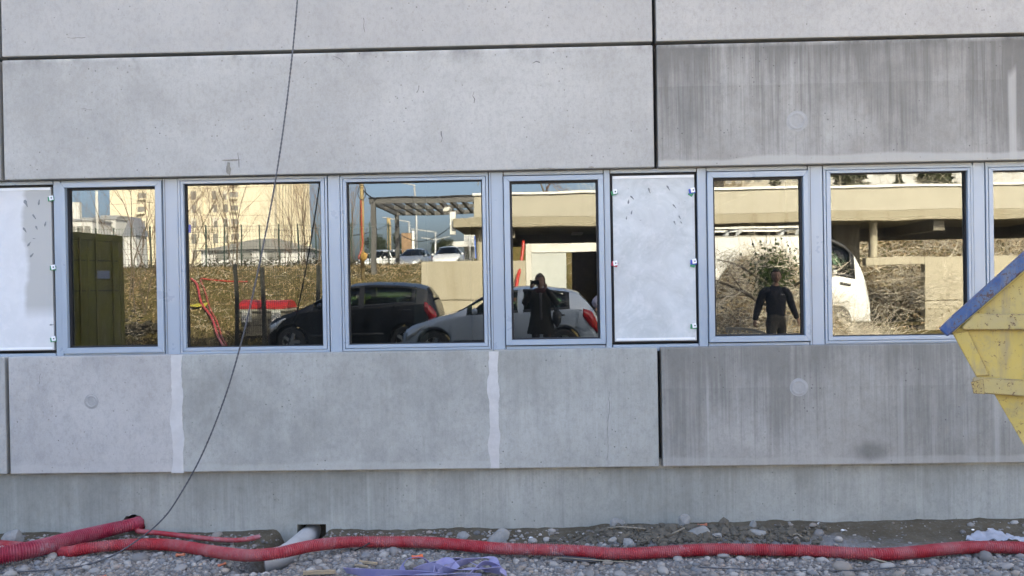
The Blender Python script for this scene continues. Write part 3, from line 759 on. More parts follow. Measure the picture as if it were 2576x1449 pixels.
# ------------------------------------------------------------------ grey drain pipe with its socket elbow
m_pvc = mat('dusty_grey_pvc', (.47, .455, .43), .6, vary=.15, scale=5, bump=.1)
m_pvcd = mat('pipe_bore', (.22, .225, .23), .7)
pa, pb = pA.copy(), pB.copy()
pipe = thing('drain_pipe', 'stubby grey plastic drain pipe lying out of the square hole under the red duct', 'pipe', (pb.x, pb.y, -.55))
MB().tube([pa+Vector((.05, .1, .0)), pa, lerp(pa, pb, .5), lerp(pa, pb, .9)], .078, 28).build('pipe_run', m_pvc, pipe, smooth=True, auto=40)
e0 = lerp(pa, pb, .80); d1 = (pb-pa).normalized(); d2 = (Vector((-.92, -.34, -.10))).normalized()
el = [e0, e0+d1*.06, e0+d1*.09+d2*.03, e0+d1*.10+d2*.08, e0+d1*.10+d2*.15]
MB().tube(el, [.086, .086, .085, .086, .088], 28).build('elbow_socket', m_pvc, pipe, smooth=True, auto=40)
ee = el[-1]
MB().tube([ee-d2*.002, ee+d2*.004], [.079, .079], 24).build('end_cap', m_pvcd, pipe, smooth=True, auto=30)

# ------------------------------------------------------------------ hanging cable
m_cable = mat('twisted_grey_cable', (.065, .068, .075), .5, vary=.3, scale=30)
cp = [P(752, -60, 6.82), P(748, 0, 6.82), P(736, 130, 6.80), P(716, 300, 6.78), P(692, 460, 6.76), P(664, 610, 6.74), P(632, 760, 6.72), P(602, 880, 6.72), P(562, 1010, 6.72), P(505, 1150, 6.70), P(440, 1265, 6.68), P(400, 1315, 6.66), P(350, 1356, 6.62), P(290, 1394, 6.56)]
cp += [G(u, v, -.475) for u, v in ((225, 1419), (150, 1431), (70, 1437), (-30, 1442), (-140, 1440))]
cab = catmull(cp, .03)
mb = MB().tube(cab, .0055, 6)
tw = resample(cab, .006); ang = np.arange(len(tw))*.55
for ph in (0, math.pi):
    mb.tube([p+Vector((math.cos(a+ph)*.0040, math.sin(a+ph)*.0040, 0)) for p, a in zip(tw, ang)], .0034, 4)
tag(mb.build('hanging_cable', m_cable, smooth=True), 'dark cable hanging across the facade and trailing onto the gravel at lower left', 'cable')
gw = [G(u, v, -.478) for u, v in ((1760, 1428), (1850, 1431), (2000, 1432), (2150, 1433), (2300, 1430), (2420, 1427), (2600, 1425))]
tag(MB().tube(catmull([Vector((p.x, p.y, gz(p.x, p.y)+.022)) for p in gw], .05), .004, 5).build('ground_wire', m_cable, smooth=True), 'thin black wire lying straight across the gravel at lower right', 'wire')

# ------------------------------------------------------------------ lilac strapping
m_strap = NT('lilac_webbing'); f = m_strap.noise(60, 3); g_ = m_strap.noise(4, 5, .7)
m_strap.base(m_strap.mix(m_strap.ramp(g_, .35, .68), (.19, .18, .35), (.30, .29, .42))); m_strap.rough(.8); m_strap.bump(f, .3, .003); m_strap = m_strap.m
o0 = G(1060, 1432, -.48)
strap = thing('lifting_strap', 'heap of crumpled lilac webbing straps on the gravel in the foreground', 'strap', (o0.x, o0.y, -.5))
def ribbon(ctrl, w, tilt, name='webbing_loop'):
    pts = catmull(ctrl, .02); n = len(pts); mb = MB(); th = .0035; vs = []
    for i, p in enumerate(pts):
        t = (pts[min(i+1, n-1)]-pts[max(i-1, 0)]).normalized(); a = tilt(i/(n-1))
        sd = t.cross(Vector((0, 0, 1)));
        if sd.length < .05: sd = Vector((0, 1, 0))
        sd.normalize(); up = sd.cross(t).normalized(); wv = sd*math.cos(a)+up*math.sin(a); nv_ = t.cross(wv).normalized()
        for q in (p-wv*w/2, p+wv*w/2, p+wv*w/2+nv_*th, p-wv*w/2+nv_*th): vs.append(q)
    fs = []
    for i in range(n-1):
        for k2 in range(4): fs.append((i*4+k2, i*4+(k2+1) % 4, i*4+4+(k2+1) % 4, i*4+4+k2))
    fs += [(0, 1, 2, 3), tuple((n-1)*4+j for j in (3, 2, 1, 0))]
    return mb.add(vs, fs).build(name, m_strap, strap, smooth=True, auto=40)
def S3(u, v, h=0.): q = G(u, v, -.46); return Vector((q.x, q.y, gz(q.x, q.y)+.03+h))
def PS(u, v, y): return P(u, v, y)
ribbon([S3(868, 1433, .01), S3(930, 1442, .02), S3(1000, 1447, .025), S3(1090, 1446, .02), S3(1180, 1450, .01)], .062, lambda t: .9+.5*math.sin(5*t))
ribbon([PS(1012, 1436, 6.28), PS(1013, 1420, 6.29), PS(1024, 1406, 6.30), PS(1045, 1401, 6.31), PS(1066, 1404, 6.32), PS(1080, 1418, 6.33), PS(1086, 1436, 6.34)], .045, lambda t: .35)
ribbon([S3(1080, 1430, .03), S3(1120, 1422, .045), S3(1160, 1419, .05), S3(1200, 1427, .03), S3(1230, 1438, .01)], .06, lambda t: 1.0-.8*t)
ribbon([S3(1100, 1444, .01), S3(1150, 1428, .04), S3(1195, 1424, .06), S3(1236, 1418, .055), S3(1250, 1434, .02)], .06, lambda t: .6+.9*math.sin(4*t+1))
ribbon([S3(1040, 1440, .02), S3(1085, 1437, .04), S3(1135, 1441, .03), S3(1190, 1440, .035), S3(1260, 1437, .01)], .066, lambda t: .8+.7*math.sin(7*t))
ribbon([S3(960, 1452, 0), S3(1050, 1450, .02), S3(1130, 1455, .03), S3(1210, 1450, .01)], .06, lambda t: .7+.6*math.sin(6*t+2))
ribbon([S3(1180, 1446, .01), S3(1216, 1430, .05), S3(1262, 1432, .02), S3(1266, 1444, .005)], .055, lambda t: 1.1-.5*t)
ribbon([S3(1150, 1437, .03), S3(1128, 1426, .06), S3(1102, 1432, .04), S3(1092, 1446, .01)], .05, lambda t: .5+t)

# ------------------------------------------------------------------ small debris
m_orange = mat('orange_plastic', (.75, .13, .03), .5, vary=.1)
m_orange_d = mat('dusty_orange_plastic', (.52, .16, .08), .6, vary=.25, scale=30)
m_wood = mat('splintered_pine', (.36, .27, .17), .8, vary=.2, scale=20)
m_stick = mat('dry_stick', (.26, .22, .16), .9, vary=.3, scale=30)
m_slate = mat('dark_board_scrap', (.075, .075, .08), .8, vary=.3)
m_film = NT('crumpled_film'); m_film.base((.62, .64, .70)); m_film.rough(.3); m_film.b.inputs['Alpha'].default_value = .5; m_film = m_film.m
def plug(u, v, a, m_, lab, s=1.):
    q = G(u, v, -.47); z = gz(q.x, q.y)+.018; c = Vector((q.x, q.y, z)); d = Vector((math.cos(a), math.sin(a)*.6, .1)).normalized()
    L = .033*s
    pts = [c-d*L, c-d*L*.72, c-d*L*.68, c+d*L*.5, c+d*L*.55, c+d*L]
    tag(MB().tube(pts, [.0125*s, .0125*s, .009*s, .009*s, .0125*s, .0125*s], 10).build('formwork_plug', m_, smooth=True, auto=40), lab, 'plug', 'orange plastic formwork plugs')
plug(1050, 1397, .1, m_orange, 'bright orange plug lying above the lilac straps', 1.25)
plug(454, 1394, -.5, m_orange_d, 'dull orange plug under the cable end, below the duct', 1.1)
plug(558, 1413, .9, m_orange_d, 'dusty orange plug in the gravel left of the drain pipe', .9)
plug(1767, 1325, -.3, m_orange_d, 'pale orange plug against the wall on the clay heap', 1.2)
plug(256, 1445, .2, m_orange_d, 'orange plug at the very bottom edge near the lower left', .9)
def stick(pts, r, lab, m_=None, name='stick', cat='stick'):
    q = [Vector((p.x, p.y, max(p.z, gz(p.x, p.y)+r))) for p in [G(u, v, -.47+h) if h < .5 else None for u, v, h in pts]]
    tag(MB().tube(q, r, 5).build(name, m_ or m_stick, smooth=True), lab, cat)
stick([(1640, 1368, .0), (1690, 1343, .05), (1722, 1328, .11)], .007, 'pale stick leaning against the tallest concrete lump')
stick([(1515, 1331, .02), (1560, 1325, .06), (1610, 1329, .07), (1640, 1336, .02)], .006, 'bent brown stick arching over the clay heap')
stick([(1400, 1402, .01), (1500, 1409, .03), (1595, 1416, .02)], .004, 'thin twig lying below the duct near the dark board')
stick([(2170, 1398, .02), (2200, 1407, .02), (2232, 1415, .01)], .006, 'short stick under the duct on the right')
stick([(1975, 1350, .02), (2005, 1343, .05), (2020, 1352, .03)], .005, 'crooked twig at the right end of the heap')
stick([(892, 1385, .02), (915, 1375, .05), (930, 1366, .08)], .006, 'dark rod poking out beside the drain pipe', m_gasket)
def plank(u0, v0, u1, v1, w, h, lab, m_=m_wood):
    a, b = G(u0, v0, -.465), G(u1, v1, -.465); a.z = gz(a.x, a.y)+.02; b.z = gz(b.x, b.y)+.02
    mb = MB(); n = 8; rn = random.Random(int(u0)); d = (b-a).normalized(); sd = d.cross(Vector((0, 0, 1))); vs = []
    for i in range(n+1):
        p = lerp(a, b, i/n); ww = w/2*(1 if 0 < i < n else rn.uniform(.55, .95)); hh = h*rn.uniform(.8, 1)
        vs += [p-sd*ww, p+sd*ww*rn.uniform(.9, 1), p+sd*ww+Vector((0, 0, hh)), p-sd*ww*rn.uniform(.9, 1)+Vector((0, 0, hh))]
    fs = [(i*4+k2, i*4+(k2+1) % 4, i*4+4+(k2+1) % 4, i*4+4+k2) for i in range(n) for k2 in range(4)]+[(0, 1, 2, 3), tuple(n*4+j for j in (3, 2, 1, 0))]
    tag(mb.add(vs, fs).build('wood_offcut', m_), lab, 'wood')
plank(762, 1443, 844, 1436, .035, .025, 'longest pale wood offcut at the bottom edge left of the straps')
plank(905, 1408, 948, 1413, .022, .016, 'splintered wood chip in the gravel above the straps')
plank(893, 1414, 925, 1419, .016, .012, 'smallest wood splinter beside the splintered chip')
plank(1415, 1399, 1500, 1402, .05, .03, 'dark flat board scrap tucked under the red duct', m_slate)
plank(1498, 1402, 1560, 1398, .04, .022, 'short dark board scrap continuing under the duct', m_slate)
f0 = [(2418, 1338), (2450, 1332), (2500, 1329), (2545, 1338), (2590, 1344)]
vs = []; nn = 46
for i in range(nn+1):
    t = i/nn; j = min(3, int(t*4)); q = G(lerp(f0[j][0], f0[j+1][0], t*4-j), lerp(f0[j][1], f0[j+1][1], t*4-j), -.46)
    for jj in range(9):
        w = (jj/8-.5)*.30*math.sin(math.pi*min(.96, t+.1)); yy = min(q.y+w*.8-.10, YP-.02)
        vs.append((q.x, yy, gz(q.x, yy)+.022+.030*noise.noise(Vector((q.x*14, yy*14, 3)))+.018*noise.noise(Vector((q.x*34, yy*34, 3)))))
fs = [(i*9+j, i*9+j+1, i*9+j+10, i*9+j+9) for i in range(nn) for j in range(8)]
fm = MB().add(vs, fs).build('plastic_film', m_film, smooth=True)
sd_ = fm.modifiers.new('thick', 'SOLIDIFY'); sd_.thickness = .002
tag(fm, 'crumpled translucent plastic film on the mud at the right edge', 'plastic film')
for (u, v), lab in zip(((2447, 1322), (2490, 1320), (1641, 1326), (2060, 1329), (1335, 1341), (2120, 1331)), ('white foam crumb just left above the plastic film', 'white foam crumb above the middle of the plastic film', 'white foam crumb on top of the clay heap', 'white foam crumb on bare mud right of the heap', 'white foam crumb beside the crumbly sandy lump', 'white foam crumb on bare mud between the heap and the film')):
    q = G(u, v, -.45); yy = min(q.y, YP-.03); tag(MB().ico((q.x, yy, gz(q.x, yy)+.012), .014, (1.3, .8, .6), jit=.25).build('foam_crumb', m_white), lab, 'foam crumb', 'white foam crumbs along the wall')

# ------------------------------------------------------------------ yellow tipping skip with a blue rim
YSK, ANG = 2.5, R(27)
T0 = P(2362, 836, YSK); ds = Vector((math.cos(ANG), -math.sin(ANG), 0)); dn = Vector((math.sin(ANG), math.cos(ANG), 0))
def SK(u, v):
    d = ray(u, v); t = (T0-CAM).dot(dn)/d.dot(dn); p = CAM+d*t; return ((p-T0).dot(ds), p.z)
def skf(x, y, z): p = T0+ds*x+dn*y; return (p.x, p.y, z)
def paint(name, c, worn, rust, sc=1., amt=1.):
    k = NT(name); f = k.noise(7*sc, 6, .75); f2 = k.noise(2.2*sc, 4, .6); f3 = k.noise(26*sc, 5, .8)
    col = k.mix(k.ramp(f2, .38, .68), c, worn)
    col = k.mix(k.math('MULTIPLY', k.ramp(f, .52, .66), .6), col, tuple(q*.62+.05 for q in worn))
    col = k.mix(k.math('MULTIPLY', k.ramp(k.noise(1.0, 5, .7, k.co((9*sc, 9*sc, 1.4*sc))), .52, .68), .6), col, (.24, .20, .15))
    w = k.math('MULTIPLY', k.ramp(f3, .60-.04*(amt-1), .66-.04*(amt-1)), k.ramp(f2, .40, .52)); w = k.math('MAXIMUM', w, k.ramp(f, .69-.07*(amt-1), .72-.07*(amt-1)))
    bv_ = k.n('ShaderNodeBevel'); bv_.inputs['Radius'].default_value = .007/sc**.5; ge = k.n('ShaderNodeNewGeometry')
    dt = k.n('ShaderNodeVectorMath', operation='DOT_PRODUCT'); k.l(bv_.outputs[0], dt.inputs[0]); k.l(ge.outputs['Normal'], dt.inputs[1])
    ew = k.math('MULTIPLY', k.ramp(dt.outputs['Value'], .99, .93), k.ramp(k.noise(14*sc, 5, .8), .36, .52))
    w = k.math('MAXIMUM', w, k.math('MULTIPLY', ew, min(1., .7*amt)))
    col = k.mix(w, col, rust)
    k.base(col); k.rough(k.ramp(f, .3, .7, .42, .75)); k.bump(f3, .15, .004); return k.m
m_yel = paint('scuffed_yellow_paint', (.50, .355, .06), (.46, .36, .14), (.10, .045, .025), 2.6, 1.2)
m_yelw = paint('worn_yellow_paint', (.46, .34, .085), (.40, .32, .15), (.085, .038, .022), 2.6, 1.6)
m_blue = paint('scraped_blue_paint', (.006, .058, .20), (.085, .14, .22), (.085, .05, .045), 5.0, 2.4)
m_rust = mat('rusty_edge', (.12, .055, .03), .9, vary=.4, scale=30, bump=.3)
skip = thing('tipping_skip', 'yellow steel tipping skip with a scraped blue rim, cut by the right edge', 'skip', skf(.6, .3, 0))
SL = 1.12; WD = .58
r0, r1 = SK(2362, 826), SK(2576, 633); q0, q1 = SK(2384, 846), SK(2576, 676)
slope = (r1[1]-r0[1])/(r1[0]-r0[0]); ztop = r1[1]+.26; st = r0[0]+(ztop-r0[1])/slope
A_, B_, C_, D_ = SK(2396, 838), SK(2455, 946), SK(2500, 990), SK(2576, 1121)
sl2 = (D_[1]-C_[1])/(D_[0]-C_[0]); zb = .80; sb = C_[0]+(zb-C_[1])/sl2
ie = lambda s: (s-q0[0])*(q1[1]-q0[1])/(q1[0]-q0[0])+q0[1]
plate = [A_, B_, C_, (sb, zb), (SL, zb), (SL, ie(st)-.02), (st, ie(st)-.02)]
MB().prism(plate, 0, .003, skf).build('side_plate', m_yel, skip)
MB().prism(plate, WD-.003, WD, skf).build('side_plate', m_yel, skip)
def slab(a, b, th, y0, y1, m_, name):            # inclined end plate between two profile points
    dx, dz = b[0]-a[0], b[1]-a[1]; L = math.hypot(dx, dz); nx_, nz_ = -dz/L*th, dx/L*th
    return MB().prism([a, b, (b[0]+nx_, b[1]+nz_), (a[0]+nx_, a[1]+nz_)], y0, y1, skf).build(name, m_, skip)
slab(A_, B_, .003, .0035, WD-.0035, m_yel, 'end_plate'); slab(B_, C_, .003, .0035, WD-.0035, m_yel, 'end_plate'); slab(C_, (sb, zb), .003, .0035, WD-.0035, m_yel, 'end_plate')
MB().prism([(sb+.004, zb), (SL, zb), (SL, zb+.003), (sb+.004, zb+.003)], .0035, WD-.0035, skf).build('floor_plate', m_yel, skip)
MB().prism([(SL, zb), (SL+.003, zb), (SL+.003, ie(st)), (SL, ie(st))], 0, WD, skf).build('end_plate', m_yel, skip)
def bar(poly, y0, y1, m_, name, bev=.003): return MB().prism(poly, y0, y1, skf).build(name, m_, skip, bevel=bev)
for y0, y1 in ((-.022, .005), (WD-.005, WD+.022)):
    bar([r0, q0, (st+.008, ie(st)-.004), (SL+.02, ie(st)-.004), (SL+.02, ztop), (st, ztop)], y0, y1, m_blue, 'rim_beam', .004)
bar([r0, q0, (q0[0]+.012, q0[1]+.012), (r0[0]+.012, r0[1]+.012)], .006, WD-.006, m_blue, 'lip_beam')
# flange down the slanting edge, two ribs, gusset
a2, b2_ = SK(2436, 832), SK(2490, 944)
bar([A_, B_, b2_, a2], -.007, -.0005, m_yel, 'edge_flange', .002)
bar([SK(2420, 822), SK(2424, 829), SK(2700, 829), SK(2700, 789), SK(2452, 789)], -.020, -.0075, m_yelw, 'upper_rib')
bar([SK(2446, 952), SK(2449, 986), SK(2700, 1003), SK(2700, 961), SK(2450, 947)], -.026, -.0075, m_yelw, 'lower_rib')
bar([SK(2443, 958), SK(2449, 987), SK(2478, 989), SK(2474, 950)], -.0275, -.0262, paint('chipped_yellow_paint', (.46, .34, .085), (.30, .22, .10), (.085, .038, .022), 5., 2.6), 'rib_corner_plate', .001)
for x in (sb+.06, SL-.12):                              # tubular stand
    for y in (.04, WD-.10):
        MB().prism([(x, -.10), (x+.06, -.10), (x+.06, zb-.002), (x, zb-.002)], y, y+.06, skf).build('stand_leg', m_rust, skip)
for y in (.04, WD-.10):
    MB().prism([(sb+.121, .20), (SL-.121, .20), (SL-.121, .26), (sb+.121, .26)], y+.005, y+.055, skf).build('stand_rail', m_rust, skip)

# ================================================================== THE YARD BEHIND THE PHOTOGRAPHER (seen in the window glass)
def cream(name, c, stain=.35, seed=0, vscale=.6):
    k = NT(name); f = k.noise(2.2, 6, .65, k.co((1, 1, 1), (seed, 0, seed))); s = k.noise(1.0, 5, .65, k.co((3, 3, .25), (seed, 1, 0)))
    col = k.mix(k.ramp(f, .3, .7), tuple(q*.86 for q in c), c)
    col = k.mix(k.math('MULTIPLY', k.ramp(s, .54, .72), stain), col, (c[0]*.55, c[1]*.47, c[2]*.36))
    k.base(col); k.rough(.85); k.bump(k.noise(18, 4), .15, .01); return k.m
m_cream = cream('cream_render', (.43, .385, .295), .45, 3)
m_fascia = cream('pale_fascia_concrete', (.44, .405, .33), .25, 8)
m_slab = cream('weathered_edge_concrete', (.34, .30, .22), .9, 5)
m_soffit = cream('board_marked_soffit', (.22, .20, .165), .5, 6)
m_coping = mat('white_coping', (.72, .71, .68), .5, vary=.06)
m_cabin = mat('cabin_white', (.60, .59, .55), .5, vary=.06)
m_cabind = mat('cabin_door_grey', (.50, .52, .50), .5, vary=.06)
m_inside = mat('brown_interior', (.15, .11, .06), .9, vary=.4)
m_redtube = mat('glossy_red_tube', (.42, .03, .022), .4, vary=.1)

YV = 26.0
yc = 2*YG-YV
# --- loading canopy
cx0, cx1 = M(1193, 520, YV).x, 26.0
zf1, zf0 = M(1350, 489, YV).z, M(1350, 546, YV).z
zs0 = M(1350, 570, YV).z
can = thing('loading_canopy', 'long flat concrete canopy with a pale fascia over the loading bay', 'canopy', (6, yc, 0))
m = MB(); m.box(cx0, cx1, yc-4.6, yc, zf0, zf1); m.build('fascia', m_fascia, can, bevel=.02)
MB().box(cx0-.04, cx1, yc-4.65, yc+.05, zf1+.002, zf1+.075).build('coping', m_coping, can)
sx0 = M(1141, 555, YV).x
MB().box(sx0, cx1, yc-4.4, yc+.03, zs0, zf0-.002).build('edge_slab', m_slab, can, bevel=.015)
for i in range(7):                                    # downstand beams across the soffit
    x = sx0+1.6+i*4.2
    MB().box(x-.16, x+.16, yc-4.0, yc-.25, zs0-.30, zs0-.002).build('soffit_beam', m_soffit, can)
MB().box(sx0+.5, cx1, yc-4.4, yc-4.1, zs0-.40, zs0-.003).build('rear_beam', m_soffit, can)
for u in (1208, 2196):
    p = M(u, 620, YV+.6); zt = M(1208, 657, YV).z
    MB().tube([(p.x, p.y, zt-.05), (p.x, p.y, zs0+.01)], .115, 20).build('column', m_cream, can, smooth=True, auto=40)
for x in (M(2125, 700, YV+2).x,):
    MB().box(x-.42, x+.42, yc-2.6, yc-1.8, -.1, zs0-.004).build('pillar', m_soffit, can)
p = M(1137, 555, YV); MB().box(p.x-.06, p.x+.10, yc-.35, yc-.1, p.z-.42, p.z+.28).build('downpipe_head', m_coping, can)
p = M(1200, 480, YV)
MB().box(cx0+.25, cx0+.33, yc-.5, yc-.42, zf1+.07, zf1+.55).tube([(cx0+.25, yc-.46, zf1+.5), (cx0+.12, yc-.46, zf1+.62), (cx0+.10, yc-.46, zf1+.35)], .018, 6).build('vent_pipe', m_soffit, can)
for u, v in ((1456, 584), (1447, 592)):
    q = M(u, v, YV+3.5); MB().box(q.x-.10, q.x+.10, q.y-.5, q.y+.5, zs0-.06, zs0-.005).build('sunlit_gap_slab', m_coping, can)  # added white slabs stand for holes letting sunlight through the soffit
m_steel = mat('galvanised_steel', (.34, .35, .36), .5, metal=.4, vary=.12)
# --- retaining wall with its joint, left of the cabin
zt = M(1140, 657, YV).z; zj = M(1100, 757, YV).z
rw = thing('retaining_wall', 'cream rendered retaining wall with rusty run marks below the parked cars', 'wall', (-1.5, yc, 0))
wx0, wx1 = M(1060, 720, YV).x, M(1322, 690, YV).x
MB().box(wx0, wx1, yc-.30, yc-.01, zj+.012, zt).build('upper_lift', m_cream, rw, bevel=.01)
MB().box(wx0, wx1, yc-.30, yc-.01, -.3, zj-.012).build('lower_lift', m_cream, rw, bevel=.01)
MB().box(wx0+.02, wx1-.02, yc-.26, yc-.05, zj-.011, zj+.011).build('joint', m_inside, rw)
# --- white cabin under the canopy
yk = yc-.45; fk = lambda u, v: M(u, v, 2*YG-yk)
cab_ = thing('site_cabin', 'white site cabin with one pale door panel and a dark open doorway', 'cabin', (1.5, yk, 0))
a, b = fk(1323, 700), fk(1560, 700); zc1, zc0 = fk(1400, 611).z, -.05
d0, d1, d2 = fk(1338, 700).x, fk(1426, 700).x, fk(1552, 700).x; zd = fk(1400, 634).z
MB().box(a.x, d0, yk-.12, yk, zc0, zc1).build('corner_post', m_cabin, cab_, bevel=.01)
MB().box(d0+.002, d2, yk-.12, yk+.01, zd, zc1-.001).build('door_header', m_coping, cab_, bevel=.01)
MB().box(d0+.004, d1, yk-.10, yk-.02, zc0, zd-.004).build('door', m_cabind, cab_, bevel=.006)
MB().box(d2+.002, b.x+.3, yk-.12, yk, zc0, zc1-.002).build('wall_panel', m_cabin, cab_)
MB().box(a.x, b.x+.3, yk-3.2, yk-.13, zc1-.08, zc1-.01).build('roof', m_cabin, cab_)
MB().box(a.x, a.x+.06, yk-3.2, yk-.13, zc0, zc1-.09).build('side_wall', m_cabin, cab_)
MB().box(d1+.3, b.x+.3, yk-3.2, yk-3.1, zc0, zc1-.1).build('back_wall', m_inside, cab_)
MB().box(d2+.1, d2+.16, yk-3.0, yk-.14, zc0, zc1-.1).build('inner_side', m_inside, cab_)
rt = [M(1316, 605, 26.4), M(1314, 630, 26.3), M(1308, 670, 26.1), M(1300, 705, 25.8), M(1293, 760, 25.4)]
tag(MB().tube(catmull(rt, .1), .05, 10).build('red_tube', m_redtube, smooth=True), 'red plastic tube hanging down beside the white cabin', 'tube')
# --- L-shaped dock wall at the right, with a big opening
dw = thing('dock_wall', 'pale loading dock wall with a wide opening and a parapet beam', 'wall', (12, yc, 0))
f2 = lambda u, v: M(u, v, YV)
bx0, bx1, bx2 = f2(2180, 655).x, f2(2326, 740).x, 26.
zb1, zb0 = f2(2250, 646).z, f2(2250, 666).z; zj2 = f2(2380, 757).z
MB().box(bx0, bx1-.002, yc-.30, yc-.01, zb0, zb1).build('parapet_beam', m_cream, dw, bevel=.01)
MB().box(bx1, bx2, yc-.30, yc-.005, zj2+.012, zb1).build('upper_lift', m_cream, dw, bevel=.01)
MB().box(bx1, bx2, yc-.30, yc-.005, -.3, zj2-.012).build('lower_lift', m_cream, dw, bevel=.01)
MB().box(bx1+.02, bx2, yc-.26, yc-.05, zj2-.011, zj2+.011).build('joint', m_inside, dw)

# --- steel pergola
m_pg = mat('grey_painted_steel', (.10, .097, .094), .5, vary=.1)
A_ = M(929, 512, 32); B_ = M(1186, 507, 32); yr = 2*YG-37.7
pgz0, pgz1 = A_.z, M(929, 498, 32).z
xr0 = A_.x+.05
perg = thing('steel_pergola', 'grey steel pergola frame on two posts beside the canopy end', 'pergola', (A_.x, A_.y, 1))
MB().box(A_.x, cx0+.4, A_.y-.12, A_.y, pgz0, pgz1).build('front_beam', m_pg, perg)
MB().box(A_.x, cx0+.4, yr-.12, yr, pgz0, pgz1-.02).build('rear_beam', m_pg, perg)
MB().box(A_.x, A_.x+.12, yr+.002, A_.y-.122, pgz0, pgz1-.01).build('end_beam', m_pg, perg)
MB().box(A_.x+.122, cx0+.4, (yr+A_.y)/2-.06, (yr+A_.y)/2+.06, pgz0+.02, pgz1-.03).build('middle_beam', m_pg, perg)
n = 11
for i in range(1, n):
    x = lerp(A_.x, cx0+.4, i/n)
    for y0, y1 in ((yr+.003, (yr+A_.y)/2-.062), ((yr+A_.y)/2+.062, A_.y-.123)):
        MB().box(x-.05, x+.05, y0, y1, pgz0+.015, pgz1-.025).build('rafter', m_pg, perg)
MB().prism([(A_.x-.03, pgz1+.002), (cx0+.4, pgz1+.002), (cx0+.4, pgz1+.06), (A_.x-.03, pgz1+.035)], A_.y-.14, A_.y+.03).build('roof_membrane', m_gasket, perg)
for u, yy in ((941, A_.y-.06), (999, yr-.06)):
    x = M(u, 600, 2*YG-yy).x
    MB().box(x-.085, x+.085, yy-.085, yy+.085, zg(x, yy)-.2, pgz0-.002).build('post', m_pg, perg)
p = M(1180, 517, 34); MB().box(p.x-1.0, p.x-.6, p.y-.2, p.y+.2, pgz0-.16, pgz0-.005).build('floodlight', m_coping, perg)

# ------------------------------------------------------------------ cars
m_tyre = mat('tyre_rubber', (.018, .018, .019), .8)
m_rim = mat('alloy_rim', (.45, .46, .47), .35, metal=.8, vary=.05)
m_trim = mat('black_trim', (.02, .02, .022), .5)
m_lamp = mat('clear_lamp', (.55, .57, .58), .15, metal=.3, vary=.1, coat=.5)
m_tail = mat('red_tail_lamp', (.42, .008, .012), .2, vary=.1, coat=.5)
m_seat = mat('car_seat_cloth', (.03, .03, .033), .9)
def carglass():
    k = NT('tinted_car_glass'); k.t.nodes.remove(k.b)
    gl = k.n('ShaderNodeBsdfGlossy'); gl.inputs['Roughness'].default_value = .02
    tr = k.n('ShaderNodeBsdfTransparent'); tr.inputs['Color'].default_value = (.62, .80, .66, 1)
    fr = k.n('ShaderNodeFresnel'); fr.inputs['IOR'].default_value = 1.5; mx = k.n('ShaderNodeMixShader')
    k.l(fr.outputs[0], mx.inputs[0]); k.l(tr.outputs[0], mx.inputs[1]); k.l(gl.outputs[0], mx.inputs[2]); k.l(mx.outputs[0], k.out.inputs[0]); return k.m
m_cglass = carglass()
def carpaint(name, c, metal=.5): return mat(name, c, .32, metal=metal, vary=.03, coat=1.0)
def interp(tab, t):
    xs_, zs_ = zip(*tab); return float(np.interp(t, xs_, zs_))
